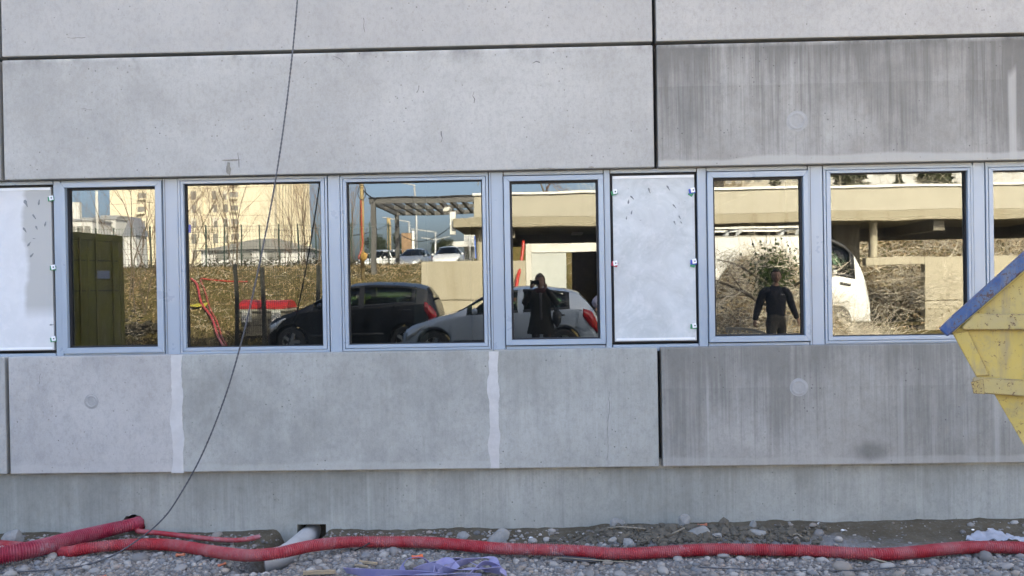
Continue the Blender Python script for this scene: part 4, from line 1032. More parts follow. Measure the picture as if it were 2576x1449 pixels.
def make_car(label, L, prof, paint_, loc, rz, wheel=(.165, .80), wr=.31, glass=((.33, .55), (.57, .80)), belt_up=0., group=None, name='parked_car', roof_paint=None, panel=False, rear_tail=(.985, 1.)):
    car = thing(name, label, 'van' if panel else 'car', loc, group, rz)
    N = 96; ts = np.linspace(0, 1, N+1)
    def sect(t):
        top, belt, w = interp(prof['top'], t), interp(prof['belt'], t), interp(prof['w'], t)
        top = max(top, belt+.015); x = (t-.5)*L; low = prof['sill']
        for wt in wheel:
            dx = x-(wt-.5)*L; rr_ = wr+.045
            if abs(dx) < rr_: low = max(low, wr+math.sqrt(rr_*rr_-dx*dx)*.98)
        gh = top-belt; k_ = sm((gh-.05)/.35)
        rw_ = lerp(w*.90, w*prof.get('roofw', .74), k_)
        mid = max((prof['sill']+belt)/2, low+.06); b2 = max(belt-.05, mid+.03)
        pts = [(0, low), (w*.90, low), (w*.975, low+.035), (w, mid), (w*.985, b2), (w*.955, max(belt, b2+.02)),
               (rw_, max(top-lerp(.02, .07, k_), belt+.008)), (rw_*.62, top-.012*k_), (0, top)]
        return x, pts
    secs = [sect(t) for t in ts]
    def win_at(t): return any(g0 <= t <= g1 for g0, g1 in glass)
    m = MB(); K = 9
    for x, pts in secs:
        m.v += [(x, y, z) for y, z in pts]+[(x, -y, z) for y, z in pts]
    for i in range(N):
        tm_ = (ts[i]+ts[i+1])/2
        for j in range(K-1):
            if j == 5 and win_at(tm_): continue
            if j in (6, 7) and prof['screen'][0] < tm_ < prof['screen'][1]: continue
            if j in (6, 7) and prof.get('rear') and prof['rear'][0] < tm_ < prof['rear'][1]: continue
            a = i*2*K+j; b = a+2*K
            m.f.append((a, b, b+1, a+1)); a += K; b += K; m.f.append((a+1, b+1, b, a))
    for i in (0, N):
        o = i*2*K; m.f.append(tuple(o+j for j in range(K))+tuple(o+K+j for j in reversed(range(1, K-1))))
    body = m.build('body', paint_, car, smooth=True, local=True, auto=38)
    def patch(nm, m_, t0, t1, j0, f0, f1, off, steps=14, both=True, j1=None, shape=None, parent=None):
        j1 = j1 if j1 is not None else j0+1
        for s in ((1, -1) if both else (0,)):
            q = MB()
            for i in range(steps+1):
                t = lerp(t0, t1, i/steps); x, pts = sect(t); u0, u1 = (f0, f1) if not shape else shape(i/steps, f0, f1)
                pa_, pb_ = pts[j0], pts[j1]
                if s:
                    for f in (u0, u1):
                        yy, zz = lerp(pa_[0], pb_[0], f), lerp(pa_[1], pb_[1], f)
                        q.v.append((x, s*(yy+off), zz+off*.2)); 
                else:
                    for yy, zz in ((-pts[6][0]*.93, pts[6][1]), (-pts[7][0], pts[7][1]), (0, pts[8][1]), (pts[7][0], pts[7][1]), (pts[6][0]*.93, pts[6][1])):
                        q.v.append((x, yy, zz+off))
            c_ = 2 if s else 5
            for i in range(steps):
                for j in range(c_-1): q.f.append((i*c_+j, i*c_+c_+j, i*c_+c_+j+1, i*c_+j+1))
            ob = q.build(nm, m_, parent or car, smooth=True, local=True)
            sd = ob.modifiers.new('thick', 'SOLIDIFY'); sd.thickness = .006
    cut_front = lambda g: (lambda a, f0, f1: (f0, lerp(f0+.06, f1, min(1, a*2.6))))
    for gi, (g0, g1) in enumerate(glass):
        last = gi == len(glass)-1; first = gi == 0
        def shp(a, f0, f1, first=first, last=last):
            hi = f1
            if first: hi = lerp(f0+.05, f1, min(1, a*2.2))
            lo = f0
            if last and a > .72: lo = lerp(f0, (f0+f1)/2-.03, ((a-.72)/.28)**1.6); hi = lerp(f1, (f0+f1)/2+.12, ((a-.72)/.28)**1.8)
            return lo, hi
        patch('side_window', m_cglass, g0+.004, g1-.004, 5, .10, .90, .002, 18, shape=shp)
        patch('window_surround', m_trim, g0, g1, 5, 0, .12, .004, 10)
        patch('window_surround', m_trim, g0, g1, 5, .88, 1., .004, 10, shape=lambda a, f0, f1, first=first: (f0 if not first else lerp(.12, f0, min(1, a*2.2)), f1 if not first else lerp(.22, f1, min(1, a*2.2))))
        if last: patch('window_surround', m_trim, g1-.022, g1, 5, 0, 1, .003, 3)
    patch('windscreen', m_cglass, prof['screen'][0]+.002, prof['screen'][1]-.002, 6, 0, 1, .004, 12, both=False)
    if prof.get('rear'): patch('rear_window', m_cglass, prof['rear'][0]+.002, prof['rear'][1]-.002, 6, 0, 1, .004, 8, both=False)
    if not panel: patch('headlamp', m_lamp, .02, .13, 3, .20, .95, .026, 8, j1=5, shape=lambda a, f0, f1: (f0+.35*a, f1-.10*a))
    if not panel: patch('tail_lamp', m_tail, rear_tail[0]-.075, rear_tail[1]-.014, 3, .22, 1.0, .028, 8, j1=5, shape=lambda a, f0, f1: (lerp(f0+.4, f0, min(1, a*2)), f1))
    patch('side_moulding', m_trim, .27, .68, 2, .45, .62, .008, 6)
    for gi, (g0, g1) in enumerate(glass): patch('door_handle', m_trim, g1-.075, g1-.025, 3, .70, .82, .022, 3)
    for s in (1, -1):                                  # mirrors, seats, wheels
        x, pts = sect(glass[0][0]+.045); y_, z_ = pts[5]
        MB().ico((x, s*(y_+.10), z_+.07), .11, (.65, 1.0, .7)).build('door_mirror', paint_, car, smooth=True, local=True)
        for sx in (.06*L, .24*L):
            q = MB().box(sx-.25, sx+.25, s*.12, s*.62, .35, .55).obox((sx+.30, s*.37, .80), (.07, 0, .02), (0, .23, 0), (.06, 0, .30)).box(sx+.28, sx+.40, s*.27, s*.47, 1.08, 1.26)
            q.build('seat', m_seat, car, local=True, bevel=.04)
        for wt in wheel:
            x = (wt-.5)*L; y_ = interp(prof['w'], wt)-.10
            w = bpy.data.objects.new('wheel', None); COL.objects.link(w); w.parent = car; w.location = (x, s*y_, wr); WP[w.name] = Vector()
            MB().lathe([(wr*.64, -.09), (wr*.93, -.09), (wr, -.06), (wr, .06), (wr*.93, .09), (wr*.64, .09)], 28, axis='y').build('tyre', m_tyre, w, smooth=True, local=True, auto=35)
            rm = MB().lathe([(wr*.65, -.08), (wr*.60, -.02), (wr*.60, .02), (wr*.65, .08)], 24, axis='y').lathe([(0, s*.05), (.06, s*.05), (.07, s*.03)], 12, axis='y')
            for kx in range(5):
                a_ = kx*2*math.pi/5; d = Vector((math.cos(a_), 0, math.sin(a_))); rm.obox(d*wr*.34+Vector((0, s*.045, 0)), d*wr*.29, Vector((0, .015, 0)), Vector((-d.z, 0, d.x))*.035)
            rm.build('rim', m_rim, w, smooth=True, local=True, auto=35)
    # floor, bumpers, plate area
    MB().box(-.46*L, .46*L, -.6, .6, .24, .30).build('underbody', m_trim, car, local=True)
    wf = interp(prof['w'], .02); wb = interp(prof['w'], .985)
    MB().box(-.5*L-.012, -.5*L+.03, -wf*.7, wf*.7, .30, .42).build('lower_grille', m_trim, car, local=True, bevel=.01)
    MB().box(-.5*L-.016, -.5*L+.02, -.26, .26, .45, .56).build('number_plate', m_coping, car, local=True)
    MB().box(.5*L-.03, .5*L+.014, -.26, .26, .52, .63).build('number_plate', m_coping, car, local=True)
    return car
HATCH = dict(sill=.20, roofw=.70, screen=(.285, .50), rear=(.90, .965),
    top=[(0, .52), (.015, .64), (.05, .72), (.10, .80), (.19, .905), (.27, .97), (.31, 1.03), (.40, 1.26), (.47, 1.39), (.53, 1.44), (.62, 1.475), (.74, 1.46), (.84, 1.405), (.895, 1.34), (.93, 1.18), (.968, .98), (.988, .80), (1, .58)],
    belt=[(0, .50), (.05, .66), (.12, .76), (.27, .90), (.5, .93), (.75, .985), (.9, 1.03), (.955, .96), (1, .56)],
    w=[(0, .50), (.03, .68), (.09, .79), (.18, .835), (.4, .85), (.75, .85), (.88, .82), (.96, .76), (1, .62)])
MONO = dict(sill=.22, roofw=.72, screen=(.23, .44), rear=(.915, .955),
    top=[(0, .58), (.015, .72), (.05, .82), (.12, .94), (.20, 1.03), (.26, 1.13), (.34, 1.32), (.42, 1.48), (.50, 1.565), (.62, 1.60), (.75, 1.585), (.86, 1.53), (.915, 1.47), (.945, 1.30), (.975, 1.02), (1, .66)],
    belt=[(0, .56), (.05, .74), (.12, .86), (.25, 1.0), (.5, 1.04), (.78, 1.10), (.92, 1.14), (.965, .98), (1, .62)],
    w=[(0, .52), (.03, .70), (.09, .80), (.2, .86), (.4, .88), (.78, .88), (.9, .85), (.97, .80), (1, .70)])
VAN = dict(sill=.28, roofw=.90, screen=(.85, .955),
    top=[(0, 2.40), (.02, 2.50), (.3, 2.56), (.74, 2.56), (.81, 2.50), (.87, 2.34), (.92, 2.05), (.955, 1.66), (.98, 1.32), (1, .95)],
    belt=[(0, 1.55), (.5, 1.55), (.80, 1.50), (.93, 1.36), (.97, 1.12), (1, .82)],
    w=[(0, .96), (.05, .99), (.8, .99), (.9, .95), (.97, .86), (1, .70)])
p_silver = carpaint('silver_grey_paint', (.36, .42, .50), .25)
p_black = mat('black_paint', (.005, .005, .006), .3, vary=.03, coat=.25, spec=.35)
p_white = carpaint('white_paint', (.66, .66, .65), 0)
p_silver2 = carpaint('pale_silver_paint', (.30, .32, .35), .5)
make_car('small silver hatchback parked in front of the black car, nose to the left', 3.94, HATCH, p_silver, (-.68, -3.22, 0), 0, glass=((.33, .585), (.61, .845)), wheel=(.17, .81))
make_car('black tall hatchback with a red tail lamp parked behind the silver car', 3.92, MONO, p_black, (-4.03, -5.3, 0), 0, glass=((.29, .545), (.575, .86)), wheel=(.16, .80), wr=.315)
def at_lot(u, v, yv): q = M(u, v, yv); return (q.x, q.y, zg(q.x, q.y))
make_car('white small car with its nose towards the bank, beside the pergola post', 3.7, HATCH, p_white, at_lot(952, 690, 57), R(-62), glass=((.33, .585), (.61, .845)))
make_car('pale silver family car facing the bank between the post and the wall', 4.3, HATCH, p_silver2, at_lot(1040, 690, 55), R(-84), glass=((.33, .585), (.61, .845)))
make_car('white car facing over the cream retaining wall on the right', 4.2, HATCH, p_white, at_lot(1130, 690, 54), R(-89), glass=((.33, .585), (.61, .845)))
make_car('white minibus parked behind the small white car', 5.2, VAN, p_white, at_lot(985, 690, 84), R(185), glass=((.10, .40), (.43, .72)), wheel=(.2, .82), wr=.34, panel=True, name='minibus')
# white works van with a roof rack, behind the heap of brush
vx1 = M(2192, 650, 22.6).x; vy = 2*YG-23.4
van = make_car('white works van with a roof rack behind the heap of brush', 5.4, VAN, p_white, (vx1-2.7, vy, .10), 0, glass=((.765, .785), (.79, .915)), wheel=(.2, .82), wr=.34, panel=True, name='works_van')
for y in (-.8, .8):
    MB().beam((-2.4, y, 2.74), (1.1, y, 2.74), .05, .05).build('rack_rail', m_coping, van, local=True)
for x in (-2.2, -.6, .9):
    MB().beam((x, -.8, 2.72), (x, .8, 2.72), .05, .04).obox((x, .8, 2.64), (.09, 0, .06), (0, .02, 0), (.01, 0, .07)).obox((x, -.8, 2.64), (.09, 0, .06), (0, .02, 0), (.01, 0, .07)).build('rack_bar', m_steel, van, local=True)

# ------------------------------------------------------------------ people
m_skin = mat('skin', (.36, .20, .14), .55, vary=.1, scale=20)
m_hair = mat('dark_hair', (.035, .025, .018), .7, vary=.3, scale=60)
m_hairg = mat('brown_grey_hair', (.16, .13, .10), .7, vary=.3, scale=60)
m_coat = mat('dark_brown_coat', (.020, .016, .012), .85, vary=.25, scale=12, bump=.2)
m_sweat = mat('navy_sweater', (.010, .011, .020), .9, vary=.2, scale=12, bump=.2)
m_trou = mat('grey_brown_trousers', (.060, .052, .045), .9, vary=.2)
m_shirt = mat('lilac_shirt', (.46, .44, .56), .85, vary=.1, scale=9, bump=.2)
m_scarf = mat('red_scarf', (.10, .015, .018), .9, vary=.3)
m_grey = mat('grey_jumper', (.10, .10, .105), .9)
m_shoe = mat('black_shoe', (.015, .014, .013), .6)
m_bag = mat('black_shoulder_bag', (.022, .020, .018), .6, vary=.2)
m_phone = mat('phone_black', (.01, .01, .011), .25)
m_eye = mat('eye_dark', (.02, .015, .012), .3)
def skin_mesh(name, chains, m_, parent, root=None, sub=2):
    """chains: lists of (x, y, z, r); equal points are shared."""
    key, V_, Rr_, E_ = {}, [], [], []
    for ch in chains:
        prev = None
        for x, y, z, r in ch:
            kk = (round(x, 4), round(y, 4), round(z, 4))
            if kk not in key: key[kk] = len(V_); V_.append((x, y, z)); Rr_.append(r)
            i = key[kk]
            if prev is not None and prev != i: E_.append((prev, i))
            prev = i
    me = bpy.data.meshes.new(name); me.from_pydata(V_, E_, []); ob = bpy.data.objects.new(name, me); COL.objects.link(ob)
    ob.modifiers.new('skin', 'SKIN')
    for i, r in enumerate(Rr_):
        d = me.skin_vertices[0].data[i]; d.radius = r if isinstance(r, tuple) else (r, r)
    me.skin_vertices[0].data[key[(round(root[0], 4), round(root[1], 4), round(root[2], 4))] if root else 0].use_root = True
    s = ob.modifiers.new('smooth', 'SUBSURF'); s.levels = sub; s.render_levels = sub
    me.materials.append(m_); ob.parent = parent
    dg = bpy.context.evaluated_depsgraph_get(); dg.update()
    me2 = bpy.data.meshes.new_from_object(ob.evaluated_get(dg)); ob.modifiers.clear(); ob.data = me2
    if not me2.materials: me2.materials.append(m_)
    me2.shade_smooth(); WP[ob.name] = WP[parent.name]; return ob
def hand_chains(w, d, up, r=.0085, curl=.4, side=1):
    """five bent fingers from the wrist w along d; up is the back of the hand."""
    w, d, up = Vector(w), Vector(d).normalized(), Vector(up).normalized(); sd = d.cross(up).normalized()*side; up = sd.cross(d)*side
    t = lambda p, rr: (p.x, p.y, p.z, rr)
    palm = w+d*.075; ch = [[t(w, .025), t(w+d*.04, (.034)), t(palm, .034)]]
    for k, (off, L) in enumerate(((-.030, .070), (-.010, .080), (.011, .074), (.030, .056))):
        a = palm+sd*off; b = a+(d*math.cos(curl)-up*math.sin(curl))*L*.5; c = b+(d*math.cos(curl*2)-up*math.sin(curl*2))*L*.5
        ch.append([t(palm, .034), t(a+d*.012, r*1.15), t(b, r), t(c, r*.8)])
    a = w+d*.03-sd*.036; ch.append([t(w+d*.04, .034), t(a, r*1.3), t(a+(d*.8-sd*.6-up*.3).normalized()*.035, r*1.1), t(a+(d-sd*.3-up*.5).normalized()*.060, r*.9)])
    return ch
def head(parent, c, yaw, hair_m, long=False, tilt=0.):
    """face with brow, nose, lips, chin and ears; c is the head's centre."""
    Rz = Matrix.Rotation(yaw, 3, 'Z') @ Matrix.Rotation(tilt, 3, 'X'); bm = bmesh.new(); bmesh.ops.create_icosphere(bm, subdivisions=4, radius=1)
    for v in bm.verts:
        x, y, z = v.co; X, Y, Z = x*.074, y*.094, z*.115
        if z < 0: X *= 1-.32*z*z; Y *= 1-.12*z*z
        if y > 0:
            Y -= .010*math.exp(-((abs(x)-.38)/.17)**2-((z-.08)/.12)**2)
            Y += .020*math.exp(-(x/.14)**2-((z+.14)/.16)**2)
            Y += .006*math.exp(-(x/.28)**2-((z+.46)/.07)**2)-.004*math.exp(-(x/.28)**2-((z+.50)/.03)**2)
            Y += .010*math.exp(-(x/.3)**2-((z+.80)/.14)**2)
        v.co = Vector((X, Y, Z))
    me = bpy.data.meshes.new('head'); bm.to_mesh(me); bm.free(); me.shade_smooth(); me.materials.append(m_skin)
    h = bpy.data.objects.new('head', me); COL.objects.link(h); h.parent = parent; h.location = Vector(c); h.rotation_euler = (tilt, 0, yaw); WP[h.name] = Vector()
    for s in (1, -1):
        MB().ico((s*.028, .079, .010), .009).build('eye', m_eye, h, smooth=True, local=True)
        MB().ico((s*.076, -.006, -.004), .026, (.35, .7, 1.1)).build('ear', m_skin, h, smooth=True, local=True)
    bm = bmesh.new(); bmesh.ops.create_icosphere(bm, subdivisions=4, radius=1)
    kill = [v for v in bm.verts if (v.co.y > .28 and v.co.z < .52) or v.co.z < (-.75 if long else -.38) or (abs(v.co.x) > .75 and v.co.z < .12 and v.co.y > -.1 and not long)]
    bmesh.ops.delete(bm, geom=kill, context='VERTS')
    for v in bm.verts:
        n_ = noise.noise(v.co*5); k_ = 1.10+.05*n_ if not long else 1.20+.06*n_
        v.co = Vector((v.co.x*.076*k_, v.co.y*.096*k_-.004, v.co.z*.117*k_))
    me = bpy.data.meshes.new('hair'); bm.to_mesh(me); bm.free(); me.shade_smooth(); me.materials.append(hair_m)
    o = bpy.data.objects.new('hair', me); COL.objects.link(o); o.parent = h
    sdm = o.modifiers.new('thick', 'SOLIDIFY'); sdm.thickness = .012
    return h
def shoe(parent, x, y, a):
    d = Vector((math.sin(a), math.cos(a), 0)); s_ = Vector((d.y, -d.x, 0))
    m = MB(); vs = []
    for t, w, h in ((-.09, .035, .09), (-.05, .042, .10), (.03, .043, .085), (.11, .047, .055), (.17, .036, .04), (.19, .015, .03)):
        p = Vector((x, y, 0))+d*t
        vs += [p-s_*w, p+s_*w, p+s_*w*.8+Vector((0, 0, h)), p-s_*w*.8+Vector((0, 0, h))]
    n = 6; fs = [(i*4+k, i*4+(k+1) % 4, i*4+4+(k+1) % 4, i*4+4+k) for i in range(n-1) for k in range(4)]+[(0, 1, 2, 3), (n*4-1, n*4-2, n*4-3, n*4-4)]
    m.add(vs, fs).build('shoe', m_shoe, parent, local=True, bevel=.012, smooth=True)

# the photographer: dark flared coat, both hands holding a phone up before the face; the lens is the camera
px = .095
ph = thing('person', 'person in a dark flared coat with a shoulder bag, holding up a phone', 'person', (px, -.36, 0))
t_ = lambda p, r: (p[0], p[1], p[2], r)
hb = head(ph, (0, .04, 1.565), 0, m_hairg, long=True, tilt=R(-4))
skin_mesh('body', [[(0, .0, 1.30, .085), (0, .01, 1.41, .055), (0, .03, 1.50, .055)], [(0, 0, 1.30, .085), (0, 0, 1.0, .10), (0, 0, .85, .10)],
    [(0, 0, .85, .10), (-.10, 0, .80, .07), (-.105, .01, .45, .05), (-.11, -.01, .08, .04)], [(0, 0, .85, .10), (.10, 0, .80, .07), (.105, .01, .45, .05), (.11, -.01, .08, .04)]], m_skin, ph, (0, 0, .85))
sh = 1.36
for s in (1, -1):
    el = (s*.285, .10, 1.17); wr_ = (s*.135-.03, .255, 1.42)
    skin_mesh('coat_sleeve', [[(s*.06, 0, sh-.03, .075), (s*.15, 0, sh-.01, .08), (s*.215, .03, 1.27, .066), (el[0], el[1], el[2], .058), ((el[0]+wr_[0])/2, .19, 1.29, .052), (wr_[0], wr_[1], wr_[2], .045)]], m_coat, ph)
    hw = Vector((s*.125-.03, .262, 1.435)); d_ = Vector((-s*.15, .55, .95))
    skin_mesh('hand', hand_chains(hw, d_, Vector((s*.6, -.5, .3)), curl=.55, side=s), m_skin, ph)
m = MB(); NN = 28
for z, w, dd in ((1.43, .075, .07), (1.405, .13, .085), (1.37, .195, .105), (1.28, .205, .125), (1.12, .178, .122), (.98, .18, .125), (.82, .215, .15), (.67, .25, .175), (.65, .245, .17)):
    for k_ in range(NN):
        a = 2*math.pi*k_/NN; fold = 1+.035*math.sin(5*a+z*3)*(1.45-z)
        m.v.append((w*math.cos(a)*fold, dd*math.sin(a)*fold-.005, z+(.012*math.sin(3*a) if z < .65 else 0)))
for i in range(8):
    for k_ in range(NN): m.f.append((i*NN+k_, i*NN+(k_+1) % NN, (i+1)*NN+(k_+1) % NN, (i+1)*NN+k_))
m.build('coat', m_coat, ph, smooth=True, local=True)
MB().prism([(-.028, 1.36), (.030, 1.36), (.024, 1.15), (.030, .90), (-.024, .90), (-.020, 1.15)], .118, .130).build('jumper_front', m_grey, ph, local=True, smooth=True)
skin_mesh('scarf', [[(.09, .02, 1.40, .035), (.05, .09, 1.39, .038), (0, .11, 1.375, .04), (-.05, .09, 1.39, .038), (-.09, .02, 1.40, .035), (-.05, -.06, 1.42, .035), (.05, -.06, 1.42, .035), (.09, .02, 1.40, .035)]], m_scarf, ph, sub=1)
for s in (1, -1): skin_mesh('trouser_leg', [[(s*.09, 0, .84, .085), (s*.10, .01, .48, .066), (s*.105, -.005, .10, .055)]], m_trou, ph); shoe(ph, s*.105, .02, s*.15)
bagp = MB(); bagp.ico((.275, .04, .93), .15, (.62, .75, 1.15), jit=.04); bagp.tube(catmull([(.25, .04, 1.05), (.19, .08, 1.25), (.12, .03, 1.43), (.14, -.08, 1.36)], .03), .014, 6)
tag(bagp.build('shoulder_bag', m_bag, None, smooth=True, origin=(0, 0, 0)), 'black shoulder bag hanging at the hip of the person with the phone', 'bag'); bpy.data.objects['shoulder_bag'].location = (px, -.36, 0)
ph_ = MB().box(-.074, .072, -.016, -.008, 1.505, 1.580).build('phone', m_phone, None, bevel=.004)
tag(ph_, 'dark phone held up level in both hands', 'phone')

# man walking towards the wall
mx_ = M(1950, 740, 15.0)
mw = thing('person', 'man in a dark sweater walking with his arms held away from his sides', 'person', (mx_.x, mx_.y, 0), None, R(186)*0+R(8))
head(mw, (.012, .03, 1.575), R(2), m_hair)
skin_mesh('body', [[(0, 0, 1.25, .09), (0, 0, 1.40, .06), (.008, .02, 1.50, .056)], [(0, 0, 1.25, .09), (0, 0, .95, .10)],
    [(0, 0, .95, .10), (-.09, .02, .86, .075), (-.085, .12, .48, .052), (-.075, .06, .09, .04)], [(0, 0, .95, .10), (.09, -.02, .86, .075), (.10, -.02, .48, .052), (.10, -.22, .13, .04)]], m_skin, mw, (0, 0, .95))
skin_mesh('sweater', [[(0, 0, .86, (.15, .11)), (0, 0, .93, (.172, .12)), (0, 0, 1.08, (.175, .12)), (0, 0, 1.22, (.192, .128)), (0, 0, 1.32, (.175, .11)), (0, 0, 1.385, (.11, .085)), (0, .005, 1.435, (.062, .062))]], m_sweat, mw)
for s, el, wr_, dh in ((-1, (-.275, -.05, 1.06), (-.345, .06, .84), Vector((-.08, .35, -.95))), (1, (.27, -.02, 1.07), (.345, .12, .86), Vector((.20, .35, -.9)))):
    skin_mesh('sweater_sleeve', [[(s*.05, 0, 1.33, .085), (s*.15, 0, 1.335, .085), (s*.205, -.01, 1.275, .076), (el[0], el[1], el[2], .064), (wr_[0], wr_[1], wr_[2], .046)]], m_sweat, mw)
    skin_mesh('hand', hand_chains(Vector(wr_)-dh*.01, dh, Vector((s*.9, .2, .1)), curl=.45, side=s), m_skin, mw)
skin_mesh('trousers', [[(0, 0, 1.0, (.155, .11)), (0, .01, .87, (.15, .11)), (-.085, .03, .76, .098), (-.088, .12, .48, .076), (-.078, .065, .12, .064)], [(0, .01, .87, (.15, .11)), (.085, -.02, .76, .098), (.10, -.02, .48, .076), (.10, -.20, .16, .062)]], m_trou, mw, (0, .01, .87))
shoe(mw, -.075, .09, -.1); shoe(mw, .10, -.20, .1)
m_logo = mat('chest_print', (.35, .36, .38), .8)
for dx in (0, .022, .044):
    MB().box(.062+dx, .078+dx, .126-dx*.12, .134-dx*.12, 1.262, 1.282).build('chest_print', m_logo, mw, local=True)

# someone in a lilac shirt bending behind the silver car
bx = M(1512, 740, 20.4)
bd = thing('person', 'person in a lilac shirt bending over behind the silver car', 'person', (bx.x, bx.y, 0))
head(bd, (.30, .05, 1.12), R(-90), m_hair, tilt=R(-40))
skin_mesh('body', [[(-.15, 0, .92, .11), (.10, 0, 1.12, .10), (.24, .02, 1.13, .06)], [(-.15, 0, .92, .11), (-.12, -.10, .48, .055), (-.14, -.10, .09, .042)], [(-.15, 0, .92, .11), (-.12, .10, .48, .055), (-.14, .10, .09, .042)]], m_skin, bd, (-.15, 0, .92))
skin_mesh('shirt', [[(-.17, 0, .93, (.15, .14)), (-.06, 0, 1.10, (.17, .15)), (.10, 0, 1.17, (.17, .14)), (.22, .01, 1.15, (.09, .09))]], m_shirt, bd)
for s in (1, -1):
    skin_mesh('shirt_sleeve', [[(.10, s*.15, 1.14, .07), (.16, s*.22, .95, .058), (.30, s*.20, .80, .045)]], m_shirt, bd)
    skin_mesh('hand', hand_chains((.30, s*.20, .79), Vector((.6, -s*.1, -.7)), Vector((.5, s*.3, .6)), side=s), m_skin, bd)
    skin_mesh('trouser_leg', [[(-.15, s*.08, .90, .10), (-.12, s*.10, .48, .075), (-.14, s*.10, .12, .062)]], m_trou, bd); shoe(bd, -.11, s*.10, R(90))

# ------------------------------------------------------------------ skip container, fence, bin on the left
m_olive = paint('olive_container_paint', (.125, .118, .013), (.095, .088, .02), (.06, .035, .02))
c0, c1 = M(311, 592, 20.5), M(169, 583, 18.7)
dv = Vector((c1.x-c0.x, c1.y-c0.y, 0)).normalized(); ov = Vector((-dv.y, dv.x, 0)); ov = ov if ov.x < 0 else -ov
cont = thing('shipping_container', 'olive yellow shipping container with closed doors at the left of the yard', 'container', (c0.x, c0.y, 0))
zt_ = (c0.z+c1.z)/2; Lc_ = 2.44
def cb(a0, a1, o0, o1, z0, z1, nm, m_=m_olive, bev=.01):
    p = Vector((c0.x, c0.y, 0)); f = lambda a, o, z: p+dv*a+ov*o+Vector((0, 0, z))
    return MB().hexa([f(a0, o0, z0), f(a1, o0, z0), f(a1, o1, z0), f(a0, o1, z0), f(a0, o0, z1), f(a1, o0, z1), f(a1, o1, z1), f(a0, o1, z1)]).build(nm, m_, cont, bevel=bev)
cb(.0, Lc_, .06, 6.0, .12, zt_-.02, 'body')
cb(0, .13, 0, .058, .0, zt_, 'corner_post'); cb(Lc_-.13, Lc_, 0, .058, .0, zt_, 'corner_post'); cb(.132, Lc_-.132, -.002, .058, zt_-.16, zt_+.0, 'header'); cb(.132, Lc_-.132, -.002, .058, 0, .15, 'door_sill')
for a0, a1 in ((.135, 1.215), (1.225, Lc_-.135)):
    cb(a0, a1, .012, .058, .152, zt_-.162, 'door')
    for zz in (.75, 1.15, 1.62, 2.0):
        if zz < zt_-.3: cb(a0+.08, a1-.08, .004, .0115, zz, zz+.03, 'door_rib', m_olive, .003)
    for zz in (1.50, 2.17): cb(a0+.06, a1-.06, .0085, .0118, zz, zz+.028, 'door_slot', m_gasket, .001)
    for aa in (a0+.25, a1-.25): cb(aa, aa+.035, -.03, .003, .10, zt_-.10, 'locking_bar', m_olive, .008)
cb(.50, 1.0, .000, .0115, 1.78, 1.96, 'data_plate', mat('faded_blue_plate', (.16, .19, .26), .6), .002)

# near mesh fence with two posts
m_fence = mat('dark_fence_wire', (.035, .036, .034), .6)
fy = 2*YG-22.6
fu = lambda u, v: M(u, v, 22.6)
fn = thing('mesh_fence', 'dark welded mesh fence panel in front of the bank', 'fence', (fu(700, 800).x, fy, 0))
fx0, fx1, fz1 = fu(592, 700).x, fu(850, 700).x, fu(600, 669).z
for u in (592, 660, 800):
    x = fu(u, 750).x; MB().box(x-.045, x+.045, fy-.09, fy-.012, -.2, fz1+(.05 if u == 592 else -.02)).build('post', m_fence, fn)
m = MB()
for i in range(int((fx1-fx0)/.055)): x = fx0+i*.055; m.beam((x, fy, .05), (x, fy, fz1), .006, .006)
for i in range(int(fz1/.16)+1): m.beam((fx0, fy+.008, .06+i*.16), (fx1, fy+.008, .06+i*.16), .007, .007)
tag(m.build('mesh_panel', m_fence, fn), None, None, None, 'stuff')
# wheeled bin
m_bin = mat('beige_bin_plastic', (.33, .30, .25), .55, vary=.15); m_lid = mat('red_bin_lid', (.42, .018, .018), .45, vary=.1)
bq = M(672, 800, 23.9); bin_ = thing('waste_bin', 'beige four-wheeled waste bin with a red lid behind the mesh fence', 'waste bin', (bq.x, bq.y, 0))
m = MB(); vs = []
zl = M(672, 776, 23.6).z
for z, w, d in ((.22, .52, .40), (zl-.10, .64, .50), (zl-.08, .70, .55), (zl, .70, .55)):
    vs += [(-w, -d, z), (w, -d, z), (w, d, z), (-w, d, z)]
m.add(vs, [(i*4+k_, i*4+(k_+1) % 4, i*4+4+(k_+1) % 4, i*4+4+k_) for i in range(3) for k_ in range(4)]+[(3, 2, 1, 0), (12, 13, 14, 15)]).build('container_body', m_bin, bin_, local=True, bevel=.02)
m = MB()
prof_ = [(.56*math.cos(a), zl+.005+.24*math.sin(a)) for a in np.linspace(0, math.pi, 13)]
n = len(prof_)
for x in (-.66, .70): m.v += [(x*(1 if z < zl+.1 else .96), y, z) for y, z in prof_]
m.f += [(i, i+1, n+i+1, n+i) for i in range(n-1)]+[tuple(range(n)), tuple(reversed(range(n, 2*n))), (0, n, 2*n-1, n-1)]
m.build('lid', m_lid, bin_, local=True, bevel=.015)
for x in (-.4, .4):
    MB().box(x-.12, x+.12, .50, .60, zl-.35, zl-.04).build('lifting_bracket', m_coping, bin_, local=True)
    for y in (-.3, .3): MB().lathe([(0, -.025), (.1, -.025), (.1, .025), (0, .025)], 16, (x, y, .11), 'x').build('castor', m_tyre, bin_, local=True)

